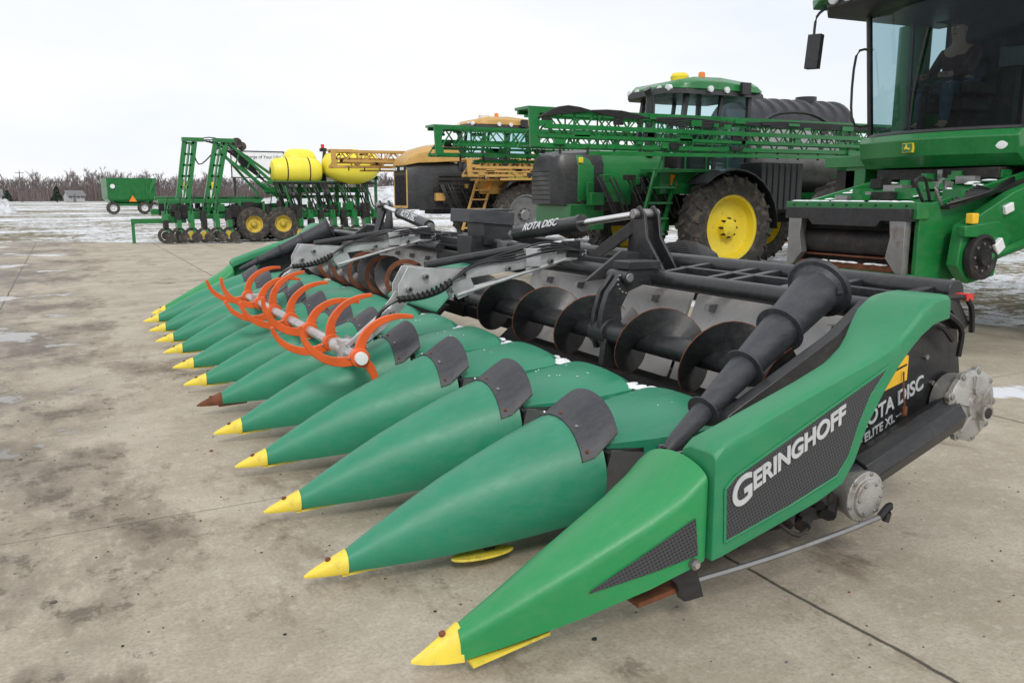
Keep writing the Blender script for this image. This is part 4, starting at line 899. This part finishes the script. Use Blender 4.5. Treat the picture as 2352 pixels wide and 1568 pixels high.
def person(loc):
    Pn=thing('person',loc,'person in dark red jacket and jeans sitting in the cab seat','person')
    J={'pelvis':(0,0,.12,.15),'belly':(.02,0,.30,.145),'chest':(.0,0,.50,.155),'neck':(-.02,0,.66,.062),'jaw':(-.045,0,.745,.078),'head':(-.045,0,.82,.098),'top':(-.04,0,.885,.085),
       'lh':(-.05,.10,.10,.10),'lk':(-.40,.15,.16,.07),'la':(-.42,.15,-.28,.05),'lf':(-.56,.16,-.33,.04),
       'rh':(-.05,-.10,.10,.10),'rk':(-.40,-.17,.16,.07),'ra':(-.44,-.17,-.28,.05),'rf':(-.58,-.18,-.33,.04),
       'ls':(.0,.19,.56,.065),'le':(-.12,.26,.32,.05),'lw':(-.36,.16,.28,.035),'lp':(-.43,.14,.27,.035),
       'rs':(.0,-.19,.56,.065),'re':(-.14,-.26,.32,.05),'rw':(-.36,-.14,.28,.035),'rp':(-.43,-.12,.27,.035)}
    E=[('pelvis','belly'),('belly','chest'),('chest','neck'),('neck','jaw'),('jaw','head'),('head','top'),('pelvis','lh'),('lh','lk'),('lk','la'),('la','lf'),('pelvis','rh'),('rh','rk'),('rk','ra'),('ra','rf'),('chest','ls'),('ls','le'),('le','lw'),('lw','lp'),('chest','rs'),('rs','re'),('re','rw'),('rw','rp')]
    def skin(name,keys,edges,scale,m,parent,cut=None):
        ks=list(keys); me=bpy.data.meshes.new(name); me.from_pydata([J[k][:3] for k in ks],[(ks.index(a),ks.index(b)) for a,b in edges],[])
        o=bpy.data.objects.new(name,me); COL.objects.link(o); o.parent=parent; me.materials.append(M[m])
        sm=o.modifiers.new('skin','SKIN'); 
        for i,k in enumerate(ks):
            r=J[k][3]*scale; me.skin_vertices[0].data[i].radius=(r,r); me.skin_vertices[0].data[i].use_root=(k=='pelvis')
        ss=o.modifiers.new('sub','SUBSURF'); ss.levels=2; ss.render_levels=2
        return o
    body=skin('body',J.keys(),E,1.,'skin',Pn)
    tk=['pelvis','lh','lk','la','rh','rk','ra']; skin('trousers',tk,[e for e in E if e[0] in tk and e[1] in tk],1.12,'denim',Pn)
    jk=['chest','belly','pelvis','ls','le','lw','rs','re','rw']; skin('jacket',jk,[e for e in E if e[0] in jk and e[1] in jk],1.12,'jacket',Pn)
    mb=MB(); mb.ball((-.025,0,.88),(.105,.095,.09),'hair'); mb.done('hair',Pn)
    mb=MB(); mb.ball((-.130,0,.80),(.02,.014,.02),'skin'); mb.ball((-.118,.032,.825),(.012,.014,.009),'white'); mb.ball((-.118,-.032,.825),(.012,.014,.009),'white'); mb.box((-.118,0,.755),(.01,.04,.008),'jacket'); mb.ball((-.04,.090,.81),(.02,.01,.028),'skin'); mb.ball((-.04,-.090,.81),(.02,.01,.028),'skin'); mb.done('face',Pn)
    for s in (-1,1):
        mb=MB(); hx,hy,hz=(-.43,.14*s,.28)
        for i in range(4): mb.tube([(hx+.02,hy+(i-1.5)*.012,hz),(hx-.05,hy+(i-1.5)*.021,hz+.01),(hx-.075,hy+(i-1.5)*.02,hz-.015),(hx-.06,hy+(i-1.5)*.02,hz-.04)],[.012,.009,.008],'skin')
        mb.tube([(hx+.02,hy-s*.02,hz),(hx-.01,hy-s*.05,hz+.005),(hx-.04,hy-s*.045,hz)],[.012,.009],'skin'); mb.done('hand',Pn)
    for s in (-1,1):
        mb=MB(); mb.box((-.48,.165*s,-.335),(.27,.10,.08),'dark'); mb.done('boot',Pn,bevel=.03)
person((SX,SY,2.66))
# ================================================================== tank trailer and other planter behind
T=thing('tank_trailer',(17.3,16.9,0),'black ribbed poly tank on a trailer behind the sprayer','tank trailer',rz=-.1)
mb=MB(); pr=[(-1.9,0),(-1.85,.6),(-1.7,.9)]
for i in range(9): x=-1.6+i*.4; pr+=[(x-.12,1.0),(x-.05,1.06),(x+.05,1.06),(x+.12,1.0)]
pr+=[(1.75,.9),(1.85,.6),(1.9,0)]
mb.lathe((0,0,3.05),(1,0,0),pr,'grain',n=36); mb.lathe((.8,0,3.95),(0,0,1),[(0,.28),(.24,.28),(.26,0)],'grain',n=20); mb.done('poly_tank',T)
mb=MB(); mb.box((0,0,1.3),(7,2.3,.2),'dark'); mb.box((0,0,1.75),(3.6,1.6,.9),'steel'); mb.box((-1.6,-1.1,2.3),(1.1,.5,2.2),'white'); mb.box((-1.0,-1.36,2.9),(.12,.06,1.0),'amber'); mb.done('trailer_deck',T,bevel=.02)
for x in (1.8,2.9): wheel(T,(x,-1.1,.5),.5,.3,.28,'white',lugs=16)
T=thing('planter',(20.6,13.2,0),'yellow and green planter with one seed hopper beyond the combine','planter')
mb=MB(); mb.box((0,0,2.9),(1.8,1.6,.8),'tank',taper=.85); mb.box((0,0,3.34),(.9,.9,.14),'tank'); mb.done('hopper',T,bevel=.08)
mb=MB(); mb.box((0,0,2.4),(3.6,1.4,.25),'jd'); mb.beam((-1.5,0,2.3),(-1.5,0,.1),.2,.2,'jd'); mb.beam((1.5,0,2.3),(1.5,0,.1),.2,.2,'jd'); mb.beam((-2.6,-.15,.9),(2.6,-.15,.9),.2,.2,'jd'); mb.done('planter_frame',T,bevel=.02)
# ================================================================== PLANTER
PO=(0,31,0)
T=thing('planter',PO,'green folded row planter with yellow seed tanks on snowy grass','planter')
rp_=random.Random(11)
mb=MB()
def fr(x0,x1,y,z,t=.16): mb.beam((x0,y,z),(x1,y,z),t,t,'jd')
fr(2.6,10.2,0,1.0,.2); fr(2.9,10.0,-.9,.85,.16); fr(3.0,10.0,.9,.95,.16); fr(1.9,3.6,-1.0,.72,.16); mb.beam((1.95,-1.0,.72),(1.95,-1.0,.0),.10,.10,'jd'); mb.beam((3.3,-1.0,.72),(3.3,-1.0,.0),.10,.10,'jd')
for x in (3,3.8,4.6,5.4,6.2,7,7.8,8.6,9.4,10): mb.beam((x,-.9,.85),(x,.9,.95),.12,.12,'jd'); mb.beam((x,-.9,1.35),(x,-.9,.8),.08,.08,'jd')
fr(2.8,6.2,-.5,1.35,.14); fr(2.8,6.4,.6,1.45,.12); fr(6.4,10.3,0,1.75,.2); fr(6.4,10.3,-.6,2.0,.12); fr(7.,10.3,.6,1.5,.12)
for x in (3.2,4.4,5.8): mb.beam((x,-.5,1.35),(x,-.5,.9),.1,.1,'jd'); mb.beam((x,.6,1.45),(x,.6,.9),.1,.1,'jd')
for x in (7.0,7.7,8.4,9.1,9.9): mb.beam((x,0,1.0),(x,0,2.1),.14,.14,'jd'); mb.beam((x,-.6,2.0),(x+.3,-.9,.85),.08,.08,'jd'); mb.beam((x,.6,1.5),(x,0,1.3),.08,.08,'jd')
mb.beam((10.1,-.4,2.3),(10.2,-.4,.35),.14,.14,'jd'); mb.beam((10.5,-.4,2.3),(10.5,-.4,.3),.10,.10,'jd'); mb.beam((9.5,-.4,2.2),(10.6,-.4,2.2),.1,.14,'jd')
for i in range(110):
    x=rp_.uniform(2.9,10.0); mb.box((x,rp_.choice((-.9,0,.9))+rp_.uniform(-.1,.1),rp_.uniform(.85,1.15)),(rp_.uniform(.08,.4),rp_.uniform(.15,.3),rp_.uniform(.2,.5)),rp_.choice(['jd','dark','dark','dark','black']))
mb.done('planter_frame',T,bevel=.01)
for (xb,xt) in ((3.55,3.95),(4.45,4.95)):
    mb=MB()
    for s in (-.16,.16): mb.beam((xb+s,-.4,1.0),(xt+s,-.4,3.35),.12,.16,'jd')
    mb.beam((xb,-.36,1.0),(xt,-.36,3.3),.30,.05,'jd')
    for i in range(7): 
        t=i/6; mb.box((xb+(xt-xb)*t,-.4,1.1+2.2*t),(.26,.12,.07),'jd')
    mb.box((xt+.1,-.4,3.42),(.7,.25,.13),'jd'); mb.box((xb+.10,-.48,1.6),(.1,.04,.25),'white'); mb.box((xb+.15,-.48,1.9),(.08,.04,.2),'yellow'); mb.done('wing_tower',T)
mb=MB()
for a_,b_ in (((5.2,-.4,3.35),(7.4,0,1.4)),((4.9,-.4,3.0),(6.9,0,1.5)),((5.5,.2,3.2),(7.6,.2,1.7)),((5.6,-.2,2.6),(6.6,0,1.6)),((4.9,.3,3.3),(6.4,.2,1.4))): mb.beam(a_,b_,.09,.09,'jd')
for i in range(7): t=i/6; mb.beam(V((5.2,-.4,3.35)).lerp(V((7.4,0,1.4)),t),V((4.9,-.4,3.0)).lerp(V((6.9,0,1.5)),min(1,t+.1)),.05,.05,'jd')
for i in range(8): mb.tube([(4.1+.1*i,-.3,3.4),(4.8+.1*i,-.3,3.5-.1*i),(5.6,-.3,3.0-.05*i),(6.5,-.1,2.0),(7,0,1.5)],.02,'hyd')
mb.tube([(4.0,-.4,3.3),(4.2,-.4,2.6),(4.7,-.4,3.0),(5.0,-.4,3.3)],.025,'hyd'); mb.lathe((5.5,-.35,3.35),(0,-1,0),[(-.05,.18),(.05,.18),(.05,0)],'tyre',n=16); mb.lathe((5.7,-.2,3.25),(0,-1,0),[(-.05,.15),(.05,.15),(.05,0)],'tyre',n=16)
mb.done('marker_arm',T)
mb=MB(); mb.lathe((6.62,-.3,2.42),(1,0,0),[(0,0),(.01,.22),(.06,.36),(.18,.44),(.4,.47),(1.45,.47),(1.65,.44),(1.78,.36),(1.84,.2),(1.85,0)],'tank',n=32) 
mb.lathe((6.66,-.3,2.42),(-1,0,0),[(-.05,.12),(.05,.12),(.06,0)],'tyre',n=14)
for x in (7.15,7.95): mb.lathe((x,-.3,2.42),(1,0,0),[(-.02,.465),(-.02,.478),(.02,.478),(.02,.465)],'dark',n=28)
mb.done('liquid_tank',T)
mb=MB(); mb.lathe((7.35,.8,2.80),(1,0,0),[(0,0),(.02,.25),(.12,.38),(.3,.46),(.9,.46),(1.1,.38),(1.2,.2),(1.22,0)],'tank',n=28); mb.done('liquid_tank',T)
mb=MB(); x0,y,s=9.55,-.4,1.; secs=[]
for z,w_,d_ in ((1.95,.40,.35),(2.2,.85,.6),(2.40,1.03,.7),(2.82,1.03,.7),(3.04,.92,.62),(3.14,.66,.5),(3.16,.3,.3)):
    secs.append([(x0+w_*s*math.copysign(abs(math.cos(t))**.6,math.cos(t)),y+d_*s*math.copysign(abs(math.sin(t))**.6,math.sin(t)),z) for t in [2*math.pi*i/20 for i in range(20)]])
mb.loft(secs,'tank'); mb.lathe((x0,y,3.14),(0,0,1),[(0,.3),(.08,.3),(.10,0)],'jdy',n=16); mb.done('seed_tank',T,ang=45)
mb=MB(); mb.box((8.55,.2,2.15),(.35,.4,.6),'dark'); mb.tube([(8.6,.1,2.3),(8.6,-.2,3.0),(8.65,-.1,3.25),(8.7,-.1,3.0)],.04,'hyd'); mb.box((8.62,-.1,3.2),(.22,.2,.12),'dark'); mb.box((8.6,-.1,3.32),(.1,.1,.16),'red'); mb.done('air_fan',T)
mb=MB(); mb.cyl((6.6,-.72,2.0),(10.4,-.72,2.0),.04,'hyd',n=6)
for i in range(28): 
    x=rp_.uniform(6.6,10.0); mb.tube([(x,-.72,2.0),(x+.1,-.9,1.6),(x+.25,-.8,1.2),(x+.4,-.9,1.0)],.025,'hyd')
mb.done('seed_hose',T)
for x,y in ((5.75,-1.3),(6.75,-1.25)): wheel(T,(x,y,.58),.58,.34,.29,'rimy',lugs=18)
for i in range(19):
    x=2.9+i*.40; y=-1.5 if not 5.2<x<7.3 else -.4
    mb=MB()
    mb.beam((x,y+.5,.85),(x,y-.1,.55),.08,.14,'jd'); mb.box((x,y,.62),(.14,.5,.26),'jd' if i%3 else 'dark'); mb.lathe((x-.02,y-.15,.26),(-.3,-1,0),[(-.04,.26),(.04,.26),(.05,.15)],'tyre',n=18); mb.lathe((x-.02,y-.15,.26),(-.3,-1,0),[(.0,.14),(.06,.12),(.06,0)],'rimy' if (i in (2,3,5) or i>10) else 'dark',n=14)
    mb.lathe((x+.08,y-.55,.2),(-.3,-1,0),[(-.02,.17),(.02,.17),(.02,0)],'tyre',n=14); mb.beam((x,y,.55),(x+.08,y-.55,.22),.05,.06,'jd')
    mb.box((x,y+.1,.88),(.2,.24,.34),'dark' if i%2 else 'jd',taper=.8)
    mb.tube([(x,y,.95),(x+.1,y+.1,1.4),(x+.2,y+.5,1.6)],.02,'hyd'); mb.done('row_unit',T)
# ================================================================== grain cart
T=thing('grain_cart',(4.75,75,0),'green grain cart with orange triangle parked on snowy field','grain cart',rz=.1)
mb=MB(); secs=[]
for z,hx,hy in ((.75,1.3,.8),(1.15,1.72,1.4),(1.25,1.78,1.45),(2.75,1.80,1.55),(2.85,1.84,1.6),(2.85,1.70,1.45),(2.5,1.66,1.4)): secs.append([(-hx,-hy,z),(hx,-hy,z),(hx,hy,z),(-hx,hy,z)])
mb.loft(secs,'jd')
for i in range(7): mb.beam((-1.7+i*.56,-1.57,2.8),(-1.65+i*.55,-1.47,1.25),.06,.06,'jd')
mb.box((0,0,2.80),(3.3,2.8,.06),'dark')
mb.done('hopper',T)
mb=MB(); mb.box((0,0,.75),(2.4,2.2,.2),'jd'); mb.beam((1.75,-1.62,2.8),(1.15,-1.1,.75),.3,.2,'jd'); mb.beam((-1.8,-1.5,1.4),(-1.15,-1.05,.75),.1,.1,'jd'); mb.done('cart_frame',T)
for x in (-1.4,.9,1.7): wheel(T,(x,-1.1,.5),.5,.5,.26,'white',lugs=14)
mb=MB(); mb.prism([(-.3,1.0),(.3,1.0),(0,1.5)],'y',-1.68,-1.66,'beacon'); mb.done('warning_triangle',T); 
mb=MB(); mb.lathe((-1.4,-1.6,2.2),(0,-1,0),[(0,.18),(.02,.18),(.02,0)],'white',n=14); mb.done('emblem',T)
# ================================================================== billboard
T=thing('billboard',(10.6,52.5,0),'white roadside message board with thin dark lettering on posts','sign')
mb=MB(); mb.box((0,0,3.35),(3.1,.12,1.55),'white'); pn=mb.done('sign_panel',T)
mb=MB(); 
for c_,s_ in (((0,-.075,4.13),(3.2,.03,.06)),((0,-.075,2.57),(3.2,.03,.06)),((-1.57,-.075,3.35),(.06,.03,1.6)),((1.57,-.075,3.35),(.06,.03,1.6))): mb.box(c_,s_,'dark')
mb.done('sign_frame',T)
text('Take Charge of Your Life!',.26,(0,-.07,3.72),(1,0,0),(0,0,1),'dark',pn,align='CENTER')
mb=MB(); mb.box((-1.4,.1,1.6),(.14,.14,3.2),'dark'); mb.done('post',T); mb=MB(); mb.box((1.4,.1,1.6),(.14,.14,3.2),'dark'); mb.done('post',T)
# ================================================================== snow bank, pile
def heap(name,cx,cy,rx,ry,h,m,n=40,seed=0.,kind=None):
    vs=[];fs=[]
    for i in range(n+1):
        for j in range(n+1):
            u=-1+2*i/n;v=-1+2*j/n; r=math.hypot(u,v); k=max(0,1-r*r)
            z=h*(k**.7)*(.75+.6*noise.noise(V((u*2+seed,v*2,1)))+.25*noise.noise(V((u*7+seed,v*7,3)))+.15*noise.noise(V((u*17,v*17+seed,3)))); vs.append((u*rx,v*ry,max(z,-.01)-.04))
    for i in range(n):
        for j in range(n): a=i*(n+1)+j; fs.append([a,a+n+1,a+n+2,a+1])
    mb=MB(); mb.add(vs,fs,m); o=mb.done(name,ang=80); o.location=(cx,cy,0)
    if kind: o['kind']=kind
    return o
M['bank']=mat('snowy_bank',(.58,.60,.64),.9,var=.2,scale=.8,bump=.6,bscale=4,dirt=(.15,.125,.08),damt=.34,dscale=2.2)
heap('snowy_hill',34,66,26,12,2.6,'bank',n=70,kind='structure')
o=heap('snow_pile',-6.2,86,2.6,2.0,1.7,'bank',seed=4); o['label']='dirty ploughed snow pile on the field'; o['category']='snow pile'
# ================================================================== trees
rng=random.Random(3)
def limb(mb,p,d,l,r,lev,mt,tw):
    q=p+d*l; n=4 if lev<2 else 3
    mb.cyl(p,q,r,mt if lev<2 else tw,r2=r*.55,n=n,caps=False)
    if lev>=4: return
    for i in range(3 if lev<3 else 4):
        t=rng.uniform(.35,1.) if lev else rng.uniform(.3,1.)
        nd_=(d+V((rng.uniform(-1,1),rng.uniform(-1,1),rng.uniform(-.1,.7)))*.75).normalized()
        limb(mb,p+d*l*t,nd_,l*rng.uniform(.5,.72),max(r*.5,.032),lev+1,mt,tw)
protos=[]
for i in range(7):
    m_=MB(); limb(m_,V((0,0,0)),V((rng.uniform(-.06,.06),0,1)).normalized(),rng.uniform(2.6,3.3),.12,0,'twig','twig'); limb(m_,V((0,0,1.5)),V((rng.uniform(-.3,.3),.2,1)).normalized(),2.6,.09,1,'twig','twig'); protos.append(m_)
wood=MB()
def stamp(dst,src,loc,s,rz):
    c,sn=math.cos(rz)*s,math.sin(rz)*s; o=len(dst.v)
    ids=[dst.idx(m) for m in src.ms]
    dst.v+=[(x*c-y*sn+loc[0],x*sn+y*c+loc[1],z*s+loc[2]) for x,y,z in src.v]
    dst.f+=[[k+o for k in f] for f in src.f]; dst.mi+=[ids[k] for k in src.mi]
def hh(az): return 1.0+.30*noise.noise(V((az*.22,5,0)))+.15*noise.noise(V((az*.9,2,0)))
for row,dist in enumerate((214,224,236,248,256)):
    az=-12.
    while az<58:
        d_=dist+rng.uniform(-5,5); t=math.radians(az)
        stamp(wood,rng.choice(protos),(d_*math.sin(t),d_*math.cos(t),-.1),hh(az)*rng.uniform(.85,1.15),rng.uniform(0,6.28)); az+=rng.uniform(.40,.65)
for i in range(42000):
    az=rng.uniform(-12,58); t=math.radians(az); d_=rng.uniform(208,258); x=d_*math.sin(t);y=d_*math.cos(t); h=hh(az)*rng.uniform(1.6,5.4)*(.65+.35*rng.random()); k=rng.uniform(-.7,.7); w_=rng.uniform(.10,.24)
    wood.add([(x,y,0),(x+w_,y+rng.uniform(-.1,.1),0),(x+k,y,h)],[[0,1,2]],'under')
wd=wood.done('distant_wood',ang=180); wd['kind']='stuff'; wd['label']='grey-brown leafless wood along the far field edge'; wd['category']='wood'
pt=MB(); limb(pt,V((0,0,0)),V((0,0,1)),3.5,.13,0,'bark','twig'); limb(pt,V((0,0,2.0)),V((.2,.1,1)).normalized(),3.0,.10,1,'bark','twig')
tr=MB();cr=MB()
for f,mi in zip(pt.f,pt.mi):
    d_=tr if mi==0 else cr; d_.add([pt.v[k] for k in f],[list(range(len(f)))],pt.ms[mi])
first=None
for az,dist,s_ in ((-3,196,.85),(-1.2,204,.95),(-2.2,205,.8),(0.6,206,1.0),(2.6,200,.8),(4.6,206,1.0),(6.2,204,.85),(9.0,206,.95),(12.2,205,.9),(16,206,.95),(19,206,.9),(22,205,1.0)):
    t=math.radians(az); e=thing('tree',(dist*math.sin(t),dist*math.cos(t),-.05),'leafless grey-brown deciduous tree at the field edge','tree','bare trees along the field',rz=az*3); e.scale=(s_,)*3
    if first is None: first=(tr.done('trunk',e,ang=60),cr.done('crown',e,ang=60))
    else:
        for q in first: copy(q,e)
def leafy(name,loc,H_,rad,m,label,conical,n=1500):
    e=thing(name,loc,label,'tree'); mb=MB(); mb.cyl((0,0,0),(0,0,H_*.8),.12,'bark',r2=.04,n=7); 
    for i in range(9):
        t=rng.uniform(0,6.28); z=H_*rng.uniform(.2,.7); mb.cyl((0,0,z),(math.cos(t)*rad*.7,math.sin(t)*rad*.7,z+H_*.15),.05,'bark',r2=.015,n=5)
    mb.done('trunk',e); mb=MB()
    for i in range(n):
        z=rng.uniform(.12,1) if conical else rng.uniform(.15,1); t=rng.uniform(0,6.28)
        rr=rad*((1-z)*1.1+.08 if conical else math.sqrt(max(0,1-((z-.58)/.45)**2)))*math.sqrt(rng.random())*(.75+.4*noise.noise(V((t*1.3,z*5,rad)))) 
        c_=V((rr*math.cos(t),rr*math.sin(t),z*H_)); s_=rng.uniform(.12,.3)
        a_=V((rng.uniform(-1,1),rng.uniform(-1,1),rng.uniform(-.6,.6)))*s_; b_=V((rng.uniform(-1,1),rng.uniform(-1,1),rng.uniform(-1,1)))*s_
        mb.add([c_-a_,c_+b_,c_+a_],[[0,1,2]],m)
    mb.done('crown',e)
leafy('tree',(-1,185,0),3.0,1.4,'evergreen','small dark evergreen tree beside the pale house',True)
leafy('tree',(28,185,0),5.6,2.4,'drybrown','tree still holding reddish brown dry leaves',False,2200)
leafy('tree',(-9,180,0),2.2,1.4,'evergreen','low dark evergreen shrub near the houses',True,600)
def house(x,y,w_,d_,h_,rz,label):
    e=thing('house',(x,y,0),label,'house','houses beyond the field',rz=rz)
    mb=MB(); mb.box((0,0,h_/2),(w_,d_,h_),'siding'); mb.prism([(-d_/2,h_),(d_/2,h_),(0,h_+d_*.3)],'x',-w_/2,w_/2,'siding'); wl=mb.done('wall',e)
    mb=MB()
    for s in (-1,1): mb.add([(-w_/2-.3,s*(d_/2+.3),h_-.1),(w_/2+.3,s*(d_/2+.3),h_-.1),(w_/2+.3,0,h_+d_*.3+.12),(-w_/2-.3,0,h_+d_*.3+.12)],[[0,1,2,3]],'roof')
    mb.done('roof',e)
    for i in range(4):
        q=-w_/2+w_*(i+.5)/4
        mb=MB(); mb.box((q,-d_/2-.03,1.0 if i!=1 else .8),(.5 if i!=1 else .5,.08,.55 if i!=1 else 1.6),'roof'); mb.done('window' if i!=1 else 'door',e)
house(-13,190,5,3.4,1.4,.1,'low pale house with grey roof at the field edge'); house(2.0,192,3.0,3.,1.3,.3,'low pale house with grey roof beside an evergreen')
T=thing('utility_pole',(-7.0,188,0),'wooden utility pole standing by the far houses','utility pole'); mb=MB(); mb.cyl((0,0,0),(0,0,6.0),.10,'bark',r2=.07,n=8); mb.box((0,0,5.6),(1.5,.10,.10),'bark'); mb.done('pole',T)
mb=MB()
for i in range(900):
    x=rng.uniform(-3,4.5); y=rng.uniform(1.2,9); s_=rng.uniform(.002,.006)*(2 if rng.random()<.03 else 1)
    mb.ball((x,y,s_*.4),(s_*rng.uniform(.8,1.6),s_,s_*.6),rng.choice(['rust','dark','steel','bark']),n=5,k=3)
o=mb.done('yard_grit'); o['kind']='stuff'; o['label']='small dark grit and crumbs scattered on the concrete'; o['category']='grit'
